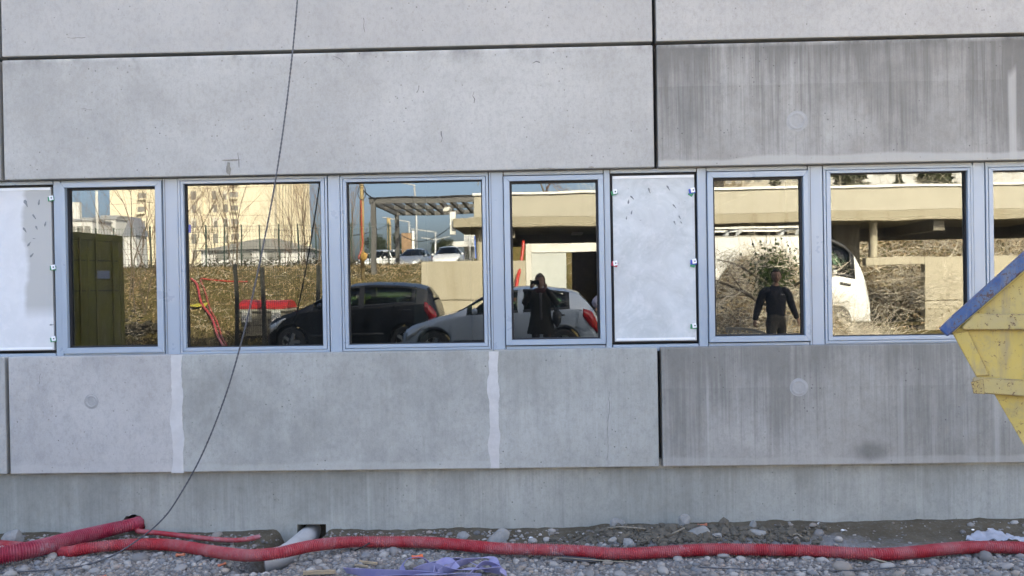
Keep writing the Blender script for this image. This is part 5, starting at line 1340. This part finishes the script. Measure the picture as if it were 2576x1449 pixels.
# ------------------------------------------------------------------ the bank: crest fence, tubes, trees
m_grn = mat('green_fence_wire', (.03, .055, .045), .6)
cy = 2*YG-40.
cf = thing('crest_fence', 'tall green wire fence along the top of the grassy bank', 'fence', (-18, cy, 2.3))
for u in range(150, 1010, 46):
    p = M(u, 640, 40.); zz = zg(p.x, cy); MB().box(p.x-.027, p.x+.027, cy-.03, cy+.03, zz-.2, zz+2.05).build('post', m_grn, cf)
m = MB(); xa, xb = M(150, 640, 40).x, M(1010, 640, 40).x
for i in range(int((xb-xa)/.14)): x = xa+i*.14; m.beam((x, cy, zg(x, cy)+.05), (x, cy, zg(x, cy)+2.0), .010, .010)
for i in range(9): m.beam((xa, cy, zg(xa, cy)+.1+i*.235), (xb, cy, zg(xb, cy)+.1+i*.235), .012, .012)
tag(m.build('wire_mesh', m_grn, cf), None, None, None, 'stuff')
tubes = [((481.6, 711), (497, 728), (507.6, 770), (533.7, 808), (547.6, 853), (560, 880), (575, 905)), ((504, 712), (516, 742), (530, 784), (547, 818), (558, 856), (570, 880)), ((506, 711), (540, 716), (586, 719), (625, 717))]
for (tb, r_, lab) in zip(tubes, (.036, .017, .026), ('thick red tube running down the grassy bank', 'thin red tube beside the thick one on the bank', 'red tube lying along the bank top behind the fence post')):
    q = [M_ground(u, v) for u, v in tb]; q = [Vector((p.x, p.y, zg(p.x, p.y)+r_+.10)) for p in q]
    tag(MB().tube(catmull(q, .15), r_, 8).build('red_tube', m_redtube, smooth=True), lab, 'tube')
m_yplast = mat('yellow_sheet', (.34, .29, .03), .5, vary=.2)
q = M_ground(497, 777); m = MB(); vs = []
for i in range(13):
    for j in range(6):
        x, y = q.x-.40+i*.06, q.y-.15+j*.06; vs.append((x, y, zg(x, y)+.13+.06*noise.noise(Vector((x*4, y*4, 1)))))
m.add(vs, [(i*6+j, i*6+j+1, i*6+7+j, i*6+6+j) for i in range(12) for j in range(5)])
o = m.build('yellow_sheet', m_yplast, smooth=True); o.modifiers.new('t', 'SOLIDIFY').thickness = .01; tag(o, 'crumpled yellow plastic sheet under the red tubes on the bank', 'plastic sheet')

m_bark = mat('grey_brown_bark', (.115, .085, .06), .9, vary=.3, scale=20, bump=.3)
m_twig = mat('reddish_twigs', (.15, .085, .05), .85, vary=.3, scale=5)
m_limb = mat('pale_bark', (.23, .19, .14), .9, vary=.3, scale=12, bump=.3)
def bare_tree(base, h, label, seed, spread=.45, stems=1, dens=.85, grp='bare saplings on the grassy bank', twm=None, brm=None, r0=.021):
    rn = random.Random(seed); tr = MB(); tw = MB()
    t = thing('bare_tree', label, 'tree', base, grp)
    def grow(p, d, L, r, lev):
        n = 4; pts = [p]; q = p; dd = d
        for i in range(n):
            dd = (dd+Vector((rn.gauss(0, .10), rn.gauss(0, .10), rn.gauss(.04, .05)))).normalized(); q = q+dd*L/n; pts.append(q)
        (tr if lev == 0 else tw).tube(pts, [lerp(r, r*.45, i/n) for i in range(n+1)], 5 if lev == 0 else 3, cap=False)
        if lev >= 3: return
        for i in range(int({0: 7, 1: 5, 2: 4}[lev]*dens)):
            k_ = rn.uniform(.25, 1.); a = lerp(pts[0], pts[-1], k_) if lev else pts[min(n, int(k_*n))]
            ang = rn.uniform(0, 6.28); side = Vector((math.cos(ang), math.sin(ang), 0)); nd = (dd*(1-spread)+side*spread+Vector((0, 0, .15))).normalized()
            grow(a, nd, L*rn.uniform(.38, .62), r*.45, lev+1)
    for s in range(stems):
        a = rn.uniform(0, 6.28); off = .18*(stems > 1)
        grow(Vector(base)+Vector((off*math.cos(a), off*math.sin(a), -.1)), Vector((rn.gauss(0, .13), rn.gauss(0, .1), 1)).normalized(), h*rn.uniform(.75, 1.), r0*rn.uniform(.7, 1.2), 0)
    tr.build('trunk', brm or m_bark, t, smooth=True)
    if tw.v: tw.build('twigs', twm or m_twig, t)
    return t
for i, (u, v0, yv, h, stems, lab) in enumerate([
 (592, 715, 34, 4.6, 5, 'broad bare multi-stemmed sapling at the middle of the bank, next to the red tube'),
 (478, 700, 33, 4.0, 3, 'slender bare sapling at the left edge of the second glass'),
 (762, 700, 38, 4.8, 5, 'bare reddish sapling in front of the tower right face'),
 (806, 700, 36, 4.4, 6, 'dense reddish bare shrub at the right edge of the second glass'),
 (320, 800, 29, 5.2, 2, 'tall bare sapling right beside the olive container'),
 (352, 840, 27, 4.6, 3, 'bare leaning sapling rising from the foot of the bank beside the container'),
 (384, 720, 33, 4.6, 3, 'bare sapling further up the bank right of the container'),
 (716, 690, 39, 3.4, 4, 'low bare shrub on the crest in front of the grey hip roof'),
 (888, 670, 44, 4.6, 4, 'bare bushy tree by the wooden pole'),
 (540, 690, 40, 3.6, 3, 'thin bare sapling behind the broad one on the crest'),
 (430, 690, 40, 4.4, 3, 'bare sapling on the crest before the blue sign')]):
    p = M(u, v0, yv); bare_tree((p.x, p.y, zg(p.x, p.y)), h, lab, i+5, stems=stems)
q = M_ground(345, 845); tb = gravel_mesh('dark_scrub', [(q.x+rs.gauss(0, .35), q.y+rs.gauss(0, .3), zg(q.x, q.y)+abs(rs.gauss(.1, .18)), rs.uniform(.04, .10)) for i in range(240)], mat('dark_scrub', (.035, .028, .018), .9, vary=.4), [(.1, .1, .1)], (.3, .8), .4)
tag(tb, 'low dark scrub at the foot of the bank beside the container')
# tussocks on the bank, so that the grass is not a bare sheet
m_tuft = mat('winter_grass', (.095, .075, .027), .9, vary=.5, scale=1.2)
m = MB(); rn = random.Random(4)
for i in range(24000):
    x, y = rn.uniform(-22, -2.6), -8-22*rn.random()**1.4; z = zg(x, y); a = rn.uniform(0, 6.28); h = rn.uniform(.05, .20); w = rn.uniform(.01, .03)
    dx, dy = math.cos(a), math.sin(a); lx, ly = rn.gauss(0, .08), rn.gauss(0, .08)
    m.add([(x-dx*w, y-dy*w, z-.03), (x+dx*w, y+dy*w, z-.03), (x+lx, y+ly, z+h)], [(0, 1, 2)])
tag(m.build('grass', m_tuft), 'tussocky winter grass on the bank', None, None, 'stuff')

# ------------------------------------------------------------------ far left: tower block, low houses, tank, poles
m_tower = cream('cream_tower_panels', (.64, .575, .44), .08, 2)
m_tjoint = mat('panel_joint', (.25, .20, .14), .9)
m_win = mat('far_window', (.20, .195, .18), .3, vary=.3, scale=.3); m_shut = mat('pale_shutter', (.55, .52, .46), .7)
TV = 170.; ty = 2*YG-TV
tx0, tx1 = M(279, 560, TV).x, M(691, 560, TV).x
tower = thing('tower_block', 'tall cream panel-built apartment tower on the hill beyond the fence', 'apartment tower', ((tx0+tx1)/2, ty, 2.3))
TT, TD = 44., 27.
MB().box(tx0, tx1, ty-TD, ty, -2, TT).build('wall', m_tower, tower)
fl = 2.82; m = MB(); zz0 = M(560, 489, TV).z
for k_ in range(-5, 9):
    z = zz0+k_*fl-fl*.5
    m.box(tx0-.03, tx1+.03, ty-TD+.1, ty+.03, z-.04, z+.04)
m.build('floor_joints', m_tjoint, tower)
for u in (444, 503, 553): # projecting ribs between the bays
    x = M(u, 500, TV).x; MB().box(x-.55, x+.55, ty+.001, ty+.45, -2, TT).build('rib', m_tower, tower)
for u in (467, 489, 540.6, 565): 
    x = M(u, 500, TV).x
    for k_ in range(-4, 6):
        z = zz0+k_*fl; w = MB().box(x-.62, x+.62, ty+.01, ty+.09, z-.85, z+.85).build('window', m_shut if (k_+int(u)) % 3 else m_win, tower)
        MB().box(x-.40, x+.40, ty+.091, ty+.10, z-.85, z-.1+.4*((k_*7+int(u)) % 3)).build('pane', m_win, w)
for u in (357, 591):
    x = M(u, 500, TV).x
    for k_ in range(-4, 6):
        z = zz0+k_*fl; w = MB().box(x-.8, x+.8, ty+.012, ty+.12, z-.65, z+.65).build('balcony_opening', m_win, tower)
        MB().box(x-.85, x+.85, ty+.121, ty+.6, z-.85, z-.45).build('balustrade', m_tower, w)
for k_ in range(0, 13):
    y = ty-2-k_*2; MB().box(tx1+.001, tx1+.25, y-.10, y+.10, -2, TT).build('rib', m_tower, tower)
m_white_w = mat('white_render', (.50, .495, .48), .7, vary=.12, scale=1)
m_roofg = mat('grey_roof', (.20, .19, .17), .9, vary=.2)
a, b = M(506, 657, 92), M(765, 657, 92); hz0, hz1, hz2 = zg(a.x, a.y)-.5, M(640, 628, 92).z, M(650, 597, 92).z
hs = thing('low_house', 'long low white house with a grey hipped roof before the tower', 'house', ((a.x+b.x)/2, a.y, hz0))
MB().box(a.x, b.x, a.y-8, a.y, hz0, hz1).build('wall', m_white_w, hs)
xl, xr = a.x-.5, b.x+.5; xm = M(650, 600, 92).x
MB().add([(xl, a.y+.5, hz1), (xr, a.y+.5, hz1), (xr, a.y-8.5, hz1), (xl, a.y-8.5, hz1), (xm-1, a.y-4, hz2), (xm+1, a.y-4, hz2)], [(0, 1, 5, 4), (1, 2, 5), (2, 3, 4, 5), (3, 0, 4), (3, 2, 1, 0)]).build('roof', m_roofg, hs)
for u in (560, 620, 690):
    x = M(u, 645, 92).x; MB().box(x-.7, x+.7, a.y+.005, a.y+.04, hz1-1.0, hz1-.2).build('window', m_win, hs)
tq = M(188, 545, 150); tr_, z1 = (M(204, 560, 150).x-M(172, 560, 150).x)/2, M(188, 508, 150).z
tk = thing('silo', 'pale ribbed silo tapering upwards at the far left', 'silo', (tq.x, tq.y, 2))
MB().lathe([(tr_, 0), (tr_*.95, z1*.5), (tr_*.82, z1), (0, z1+.1)], 24, (tq.x, tq.y, 0)).build('shell', m_white_w, tk, smooth=True, auto=40)
for k_ in range(8):
    a_ = k_*math.pi/4+.2; MB().beam((tq.x+tr_*1.0*math.cos(a_), tq.y+tr_*math.sin(a_), 0), (tq.x+tr_*.83*math.cos(a_), tq.y+tr_*.83*math.sin(a_), z1), .12, .12).build('rib', m_steel, tk)
for i, (u0, u1, v1, yv, lab) in enumerate(((165, 232, 557, 130, 'low white building with a stepped roof left of the mast'), (208, 292, 553, 140, 'pale white block with a flat roof behind the mast'), (258, 300, 546, 160, 'narrow white building touching the tower foot'))):
    a, b = M(u0, v1, yv), M(u1, v1, yv); w = thing('white_building', lab, 'building', ((a.x+b.x)/2, a.y, 2))
    MB().box(a.x, b.x, a.y-6, a.y, -1, a.z).build('wall', m_white_w, w); MB().box(a.x-.2, b.x+.2, a.y-6.2, a.y+.2, a.z+.003, a.z+.3).build('roof_edge', m_steel, w)
    for k_ in range(3): x = lerp(a.x, b.x, .2+.3*k_); MB().box(x-.5, x+.5, a.y+.005, a.y+.05, a.z-1.9, a.z-.8).build('window', m_win, w)
p = M(245, 500, 75); tag(MB().tube([(p.x, p.y, 1.8), (p.x, p.y, 16)], [.17, .10], 10).build('mast', m_white_w, smooth=True), 'tall white mast rising above the olive container', 'mast')
a = M(330, 578, 110); shp_ = thing('gable_house', 'small house with a pointed slate gable at the tower foot', 'house', (a.x, a.y, 2))
MB().box(a.x-.75, a.x+.75, a.y-3, a.y, -1, a.z-.8).build('wall', m_white_w, shp_)
MB().prism([(a.x-1.0, a.z-.79), (a.x+1.0, a.z-.79), (a.x, a.z+1.6)], a.y-3.2, a.y+.2).build('roof', mat('slate_roof', (.17, .18, .21), .8), shp_)
a = M(472, 577, 62); sg = thing('blue_sign', 'blank blue roadside sign on a post beyond the fence', 'sign', (a.x, a.y, 2.3))
MB().box(a.x-.25, a.x+.25, a.y-.03, a.y+.03, a.z-.28, a.z+.28).build('sign_face', mat('sign_blue', (.01, .05, .40), .5), sg)
MB().tube([(a.x, a.y-.05, 2.0), (a.x, a.y-.05, a.z+.2)], .04, 8).build('post', m_steel, sg)
# ------------------------------------------------------------------ poles, lamps, trees and signs beyond the pergola
m_polew = mat('weathered_pole_wood', (.30, .22, .11), .85, vary=.2)
p = M(913, 648, 31); wp = thing('wooden_pole', 'yellowish wooden pole with an orange tube taped down its side', 'pole', (p.x, p.y, zg(p.x, p.y)))
zt2 = M(913, 455, 31).z
MB().tube([(p.x, p.y, zg(p.x, p.y)-.2), (p.x, p.y, zt2+.6)], .075, 10).build('shaft', m_polew, wp, smooth=True)
tb = [M(908, 500, 30.9), M(911, 570, 30.9), M(914, 610, 30.9), M(908, 635, 30.8), M(903, 648, 30.7), M(914, 652, 30.6)]
MB().tube(catmull(tb, .1), .026, 8).build('orange_tube', mat('orange_red_tube', (.32, .05, .03), .5), wp, smooth=True)
MB().ico(M(915, 645, 30.6), .15, (1, .7, 1.2), jit=.3).build('yellow_wrap', mat('orange_wrap', (.38, .22, .06), .6), wp)
c = M(911, 483, 30.9); MB().tube([c+Vector((.14*math.cos(a), .05, .24*math.sin(a))) for a in np.linspace(0, 6.28, 22)], .014, 5).build('cable_coil', m_gasket, wp)
p2 = M(979, 640, 75); up = thing('utility_pole', 'distant wooden utility pole between the two pergola posts', 'pole', (p2.x, p2.y, 2.3)); z2 = M(979, 548, 75).z
MB().tube([(p2.x, p2.y, 2), (p2.x, p2.y, z2)], .17, 8).build('shaft', m_polew, up, smooth=True)
def wire(a, b, sag, lab):
    a, b = Vector(a), Vector(b); tag(MB().tube([lerp(a, b, t)-Vector((0, 0, sag*4*t*(1-t))) for t in np.linspace(0, 1, 24)], .028, 4).build('overhead_wire', m_gasket), lab, 'wire')
wire((p2.x, p2.y, z2-.5), M(880, 592, 45), .2, 'overhead wire from the utility pole to the left')
wire((p2.x, p2.y, z2-.5), M(1140, 566, 60), 1.3, 'sagging overhead wire from the utility pole to the canopy corner')
wire(M(915, 478, 30.9), M(945, 499, 32), .05, 'short wire from the wooden pole to the pergola corner')
def lamp(u, vb, vt, yv, arm, lab, double=False):
    p = M(u, vb, yv); z1 = M(u, vt, yv).z; z0 = zg(p.x, p.y)
    t = thing('street_lamp', lab, 'street lamp', (p.x, p.y, z0), 'street lamps beyond the upper car park'); r_ = yv*.0011
    MB().tube([(p.x, p.y, z0-.2), (p.x, p.y, z1)], [r_*1.3, r_], 8).build('pole', m_steel, t, smooth=True)
    for s in ((arm, -arm) if double else (arm,)):
        MB().beam((p.x, p.y, z1-.05), (p.x+s, p.y, z1+abs(s)*.16), r_*1.2, r_*1.2).build('arm', m_steel, t)
        MB().obox((p.x+s*1.18, p.y, z1+abs(s)*.18), (s*.22, 0, abs(s)*.03), (0, .16, 0), (0, 0, .07)).build('lamp_head', m_steel, t, bevel=.03)
lamp(1046, 640, 463, 68, -2.0, 'tallest street lamp with a long arm above the pergola')
lamp(1028, 600, 556, 105, -2.2, 'small street lamp with its arm to the left behind the rear pergola post')
lamp(1096, 650, 584, 100, -2.0, 'street lamp with a left arm in front of the round dark pine')
lamp(1097, 640, 604, 130, 1.6, 'farthest double-armed street lamp over the dark pine', True)
lamp(876, 690, 430, 50, -1.5, 'grey lamp pole at the left edge of the third glass')
p = M(1206, 640, 60)
lamp(1184, 660, 548, 62, 1.5, 'slim dark lamp post near the canopy column')
m_pine = NT('pine_needles'); m_pine.base(m_pine.mix(m_pine.ramp(m_pine.noise(1.2, 4), .35, .65), (.022, .036, .016), (.062, .078, .030))); m_pine.rough(.9); m_pine = m_pine.m
def pine(u, vb, u0, u1, vt, yv, lab, seed, n=5200, tall=False, mm=None):
    rn = random.Random(seed); p = M(u, vb, yv); z0 = zg(p.x, p.y); zt_ = M(u, vt, yv).z; w = abs(M(u1, vb, yv).x-M(u0, vb, yv).x)/2; h = zt_-z0
    t = thing('pine_tree', lab, 'tree', (p.x, p.y, z0)); MB().tube([(p.x, p.y, z0-.2), (p.x, p.y, z0+h*.9)], [w*.08, w*.02], 7).build('trunk', m_bark, t)
    cl = [(rn.gauss(0, .38)*w, rn.gauss(0, .38)*w, (rn.uniform(.25, .9))*h) for i in range(22)]
    V_ = []; F_ = []
    for i in range(n):
        if tall:
            k_ = rn.random()**.8; r = w*(1-k_)*math.sqrt(rn.random())*(.75+.35*math.sin(k_*40)); a = rn.uniform(0, 6.28); c = (r*math.cos(a), r*math.sin(a), h*(.08+.92*k_)-r*.25)
        else:
            q = rn.choice(cl); c = (q[0]+rn.gauss(0, .17)*w, q[1]+rn.gauss(0, .17)*w, q[2]+rn.gauss(0, .07)*h)
            if c[2] > h or math.hypot(c[0], c[1]) > w: continue
        s = w*rn.uniform(.05, .12); a = rn.uniform(0, 6.28); e = rn.uniform(-.7, .7); u_ = Vector((math.cos(a)*math.cos(e), math.sin(a)*math.cos(e), math.sin(e))); v_ = u_.orthogonal().normalized()
        c = Vector(c)+Vector((p.x, p.y, z0)); b = len(V_); V_ += [c-u_*s, c+v_*s*.35, c+u_*s, c-v_*s*.35]; F_.append((b, b+1, b+2, b+3))
    MB().add(V_, F_).build('crown', mm or m_pine, t)
pine(948, 660, 915, 985, 586, 98, 'dark spreading pine left of the utility pole', 1)
pine(1014, 660, 978, 1040, 583, 104, 'dark pine behind the rear pergola post', 2)
pine(1114, 668, 1080, 1142, 602, 106, 'rounded dark pine above the wall between the lamp posts', 3)
pine(1180, 660, 1165, 1195, 596, 70, 'narrow dark conifer beside the canopy column', 4, 1200)
m_bill = mat('brown_poster', (.26, .16, .09), .7, vary=.5, scale=.7)
a, b = M(1010, 660, 72), M(1033, 586, 72); bb = thing('billboard', 'brown advertising board standing beside white panels', 'billboard', (a.x, a.y, 2.3))
MB().box(a.x, b.x, a.y-.1, a.y, zg(a.x, a.y), b.z).build('poster', m_bill, bb)
c, d = M(1035.5, 645, 72), M(1046, 580, 72)
MB().box(c.x, c.x+.18, a.y-.1, a.y+.1, zg(a.x, a.y), d.z).build('white_panel', m_coping, bb); MB().box(c.x+.26, d.x, a.y-.1, a.y+.1, zg(a.x, a.y), d.z).build('white_panel', m_coping, bb)
a, b = M(1140, 640, 120), M(1215, 577, 120); wb = thing('white_building', 'white building with stepped flat roofs behind the canopy corner', 'building', (a.x, a.y, 2.3))
MB().box(a.x+1.6, b.x+3, a.y-8, a.y, 1, b.z).build('wall', m_white_w, wb); MB().box(a.x-.6, b.x+3, a.y+.01, a.y+2.2, M(1140, 625, 120).z, M(1140, 612, 120).z).build('awning', m_white_w, wb)
for k_ in range(4): z = lerp(M(1150, 612, 120).z, b.z, (k_+.5)/4); MB().box(a.x+1.7, b.x+2.9, a.y+.005, a.y+.06, z-.12, z+.12).build('cladding_groove', m_steel, wb)
a = M(1206, 640, 64); bs = thing('blue_banner', 'blue banner flag next to the canopy column', 'banner', (a.x, a.y, 2.3))
MB().box(a.x-.28, a.x+.28, a.y-.01, a.y+.01, M(1206, 650, 64).z, M(1206, 596, 64).z).build('cloth', mat('banner_blue', (.02, .10, .45), .6), bs); MB().tube([(a.x-.3, a.y, 2.2), (a.x-.3, a.y, M(1206, 592, 64).z)], .03, 6).build('post', m_steel, bs)

# ------------------------------------------------------------------ right side: brush heap, wooded bank, houses above the canopy
m_leaf = NT('dead_leaves'); m_leaf.base(m_leaf.mix(m_leaf.ramp(m_leaf.noise(2.5, 5, .7), .3, .7), (.24, .165, .085), (.56, .43, .26))); m_leaf.rough(.6); m_leaf = m_leaf.m
m_tw2 = NT('sunlit_pale_twigs'); m_tw2.base(m_tw2.mix(m_tw2.ramp(m_tw2.noise(3, 3), .3, .7), (.19, .14, .09), (.78, .72, .60))); m_tw2.rough(.55); m_tw2 = m_tw2.m  # pale end raised, so sun sparkle sits in the twig colour
def brush(label, nm, n_l, n_t, fx, fy_, hmax, seed, leaf=.07, tl=1.0, tr=.009):
    rn = random.Random(seed); V_ = []; F_ = []
    for i in range(n_l):
        x, y = fx(rn), fy_(rn); z = zg(x, y)+abs(rn.gauss(.02, hmax*.10)); s = leaf*rn.uniform(.5, 1.3); u_ = Vector((rn.gauss(0, 1), rn.gauss(0, 1), rn.gauss(0, 1))).normalized(); v_ = u_.orthogonal().normalized(); w_ = u_.cross(v_)*s*.25
        c = Vector((x, y, z)); b = len(V_); V_ += [c-u_*s, c+v_*s*.5+w_, c+u_*s, c-v_*s*.5+w_]; F_.append((b, b+1, b+2, b+3))
    l_ = MB().add(V_, F_).build(nm+'_leaves', m_leaf); tag(l_, label+', its dead brown leaves', None, None, 'stuff')
    t_ = MB()
    for i in range(n_t):
        x, y = fx(rn), fy_(rn); p = Vector((x, y, zg(x, y)+rn.uniform(0, hmax*.6))); d = Vector((rn.gauss(0, .8), rn.gauss(0, .5), rn.uniform(-.1, .9))).normalized(); L = tl*rn.uniform(.4, 1.3); pts = [p]
        for k_ in range(4): d = (d+Vector((rn.gauss(0, .22), rn.gauss(0, .22), rn.gauss(-.05, .18)))).normalized(); pts.append(pts[-1]+d*L/4)
        r = tr*rn.uniform(.5, 1.4); t_.tube(pts, [r, r*.85, r*.7, r*.55, r*.3], 3, cap=False)
    tag(t_.build(nm+'_twigs', m_tw2), label+', its twigs paled as if sunlit', None, None, 'stuff')
brush('heap of cut brush in front of the white van', 'brush_heap', 14000, 2200, lambda r: r.uniform(3.5, 7.8), lambda r: r.uniform(-6.6, -3.7), .5, 3, .045, .8, .0045)
brush('wooded bank behind the canopy', 'thicket', 26000, 6500, lambda r: r.uniform(2.0, 24), lambda r: r.uniform(-28, -17.6), 2.2, 4, .10, 1.6, .0085)
brush('straggling twigs before the dock wall', 'wall_brush', 300, 520, lambda r: r.uniform(9.6, 15.5), lambda r: r.uniform(yc+.15, yc+1.1), 2.6, 5, .05, 1.0, .0042)
# spreading ivy-clad tree just behind the walking man
tp = M(1943, 800, 18.2); ft = thing('ivy_tree', 'low spreading bare tree with ivy round its trunk behind the walking man', 'tree', (tp.x, tp.y, zg(tp.x, tp.y)))
limbs = [[(1948, 870, .07), (1945, 760, .065), (1940, 690, .055), (1948, 650, .035)], [(1941, 770, .05), (1900, 752, .042), (1850, 726, .032), (1800, 706, .02)], [(1941, 722, .035), (1895, 690, .026), (1850, 664, .018), (1805, 652, .01)],
         [(1945, 755, .045), (1985, 728, .035), (2030, 700, .022), (2080, 690, .014)], [(1944, 700, .03), (1985, 676, .02), (2030, 648, .012)], [(1880, 745, .024), (1850, 742, .016), (1800, 752, .010)], [(1990, 740, .03), (2020, 735, .02), (2070, 742, .01)], [(1870, 735, .02), (1845, 700, .014), (1830, 668, .008)], [(1942, 700, .03), (1925, 672, .02), (1898, 640, .012)]]
m = MB()
for lb in limbs:
    q = [M(u, v, 18.2+.012*(u-1943)*((i % 2)*2-1)*.2) for i, (u, v, r_) in enumerate(lb)]; cm = catmull(q, .08)
    m.tube(cm, list(np.interp(np.linspace(0, 1, len(cm)), np.linspace(0, 1, len(lb)), [r_ for _, _, r_ in lb])), 7)
m.build('trunk', m_limb, ft, smooth=True)
rn = random.Random(8); m = MB()
for i in range(420):
    lb = rn.choice(limbs); u, v, _ = rn.choice(lb[1:]); p = M(u+rn.gauss(0, 20), v+rn.gauss(0, 14), 18.2+rn.gauss(0, .5)); d = Vector((rn.gauss(0, 1), rn.gauss(0, .7), rn.gauss(.2, .6))).normalized(); pts = [p]
    for k_ in range(3): d = (d+Vector((rn.gauss(0, .25), rn.gauss(0, .25), rn.gauss(0, .2)))).normalized(); pts.append(pts[-1]+d*rn.uniform(.08, .22))
    m.tube(pts, [.007, .006, .004, .002], 3, cap=False)
m.build('twigs', m_tw2, ft)
m_ivy = NT('ivy'); m_ivy.base(m_ivy.mix(m_ivy.ramp(m_ivy.noise(6, 3), .35, .65), (.035, .060, .016), (.10, .14, .035))); m_ivy.rough(.5); m_ivy = m_ivy.m
V_, F_ = [], []
for i in range(1900):
    c = M(1945+rn.gauss(0, 26), 690+rn.gauss(0, 30), 18.2+rn.gauss(0, .22)); s = rn.uniform(.02, .045); u_ = Vector((rn.gauss(0, 1), rn.gauss(0, 1), rn.gauss(0, 1))).normalized(); v_ = u_.orthogonal().normalized(); b = len(V_)
    V_ += [c-u_*s, c+v_*s*.7, c+u_*s, c-v_*s*.7]; F_.append((b, b+1, b+2, b+3))
MB().add(V_, F_).build('ivy_leaves', m_ivy, ft)
# perforated grating on the ground beside the man
gp0, gp1 = M(1824, 829, 16.6), M(1925, 842, 16.9); m = MB(); gt = thing('perforated_sheet', 'bent perforated metal sheet lying beside the walking man', 'metal sheet', (gp0.x, gp0.y, gp0.z-.3))
N1, N2 = 18, 6
for i in range(N1+1):
    t = i/N1; p = lerp(gp0, gp1, t)
    for j in range(N2+1): m.v.append((p.x+.02*j, p.y-.05*j, p.z+.04-.25*t*t*0-.055*j+.05*math.sin(t*3)))
for i in range(N1):
    for j in range(N2):
        if (i+j) % 2 == 0 and 0 < j < N2-1: continue
        a = i*(N2+1)+j; m.f.append((a, a+1, a+N2+2, a+N2+1))
o = m.build('sheet', m_steel, gt); o.modifiers.new('t', 'SOLIDIFY').thickness = .004
for q in (gp0, gp1): MB().box(q.x-.02, q.x+.02, q.y-.25, q.y-.20, 0, q.z-.28).build('prop', m_steel, gt)
# buildings above the canopy roof
def block(u0, u1, v0, v1, yv, lab, m_, cols, rows, wm=m_win):
    a, b = M(u0, v0, yv), M(u1, v1, yv); t = thing('apartment_block', lab, 'apartment building', ((a.x+b.x)/2, a.y, 2)); MB().box(a.x, b.x, a.y-10, a.y, 1, b.z).build('wall', m_, t)
    for i in range(cols):
        for j in range(rows):
            x = lerp(a.x, b.x, (i+.5)/cols); z = lerp(a.z, b.z, (j+.5)/rows); w = (b.x-a.x)/cols*.30; h = (b.z-a.z)/rows*.30
            f = MB().box(x-w, x+w, a.y+.005, a.y+.08, z-h, z+h).build('window', m_shut, t); MB().box(x-w*.85, x+w*.85, a.y+.081, a.y+.09, z-h*.85, z+h*.85).build('pane', wm, f)
    return t
block(2045, 2640, 450, 350, 110, 'long white apartment block with window bands behind the conifers', m_white_w, 16, 4, mat('curtained_pane', (.34, .34, .33), .4))
block(1866, 2012, 470, 400, 85, 'cream villa with windows above the canopy roof', m_fascia, 5, 2)
block(1822, 1866, 470, 420, 80, 'dark brown house beside the cream villa', m_inside, 2, 2)
m_con = NT('conifer_needles'); m_con.base(m_con.mix(m_con.ramp(m_con.noise(1.5, 4), .35, .65), (.030, .042, .016), (.085, .095, .040))); m_con.rough(.9); m_con = m_con.m
for i, (u, u0, u1, vt, yv, lab) in enumerate(((2140, 1955, 2325, 405, 60, 'broad conifer at the left end of the white block'), (2258, 2190, 2326, 436, 66, 'small conifer tip between the two broad ones'), (2350, 2140, 2560, 408, 58, 'broadest conifer before the middle of the white block'), (1950, 1890, 2010, 428, 64, 'dark conifer before the cream villa'))):
    pine(u, 480, u0, u1, vt, yv, lab, 30+i, 3600, True, m_con)
for i, (u, yv, lab) in enumerate(((1412, 60, 'bare tree above the canopy roof, left one in the fourth glass'), (1470, 64, 'bare tree above the canopy roof, right one in the fourth glass'), (1810, 70, 'bare tree over the canopy at the left of the sixth glass'))):
    p = M(u, 500, yv); z0 = zg(p.x, p.y); bare_tree((p.x, p.y, z0), M(u, 452, yv).z-z0+.8, lab, 60+i, spread=.5, grp='bare trees rising behind the canopy roof', r0=.13)
# dead leaves on the lower bank and the ragged dark hedge along its crest
brush('leaf litter on the grassy bank', 'bank_litter', 9000, 900, lambda r: r.uniform(-15, -3.4), lambda r: -8.2-13*r.random(), .35, 11, .06, .5, .004)
rn = random.Random(14); V_ = []; F_ = []
for i in range(9000):
    x = rn.uniform(-26, -7.5); y = cy+1.2+rn.gauss(0, .3); c = Vector((x, y, zg(x, y)+abs(rn.gauss(0, .28))*(.7+.5*noise.noise(Vector((x*.7, 0, 0)))))); s = rn.uniform(.03, .09)
    u_ = Vector((rn.gauss(0, 1), rn.gauss(0, 1), rn.gauss(0, 1))).normalized(); v_ = u_.orthogonal().normalized(); b = len(V_)
    V_ += [c-u_*s, c+v_*s*.4, c+u_*s, c-v_*s*.4]; F_.append((b, b+1, b+2, b+3))
tag(MB().add(V_, F_).build('hedge_row', mat('dark_hedge', (.055, .046, .022), .9, vary=.5, scale=2)), 'low ragged dark hedge along the crest of the bank', None, None, 'stuff')
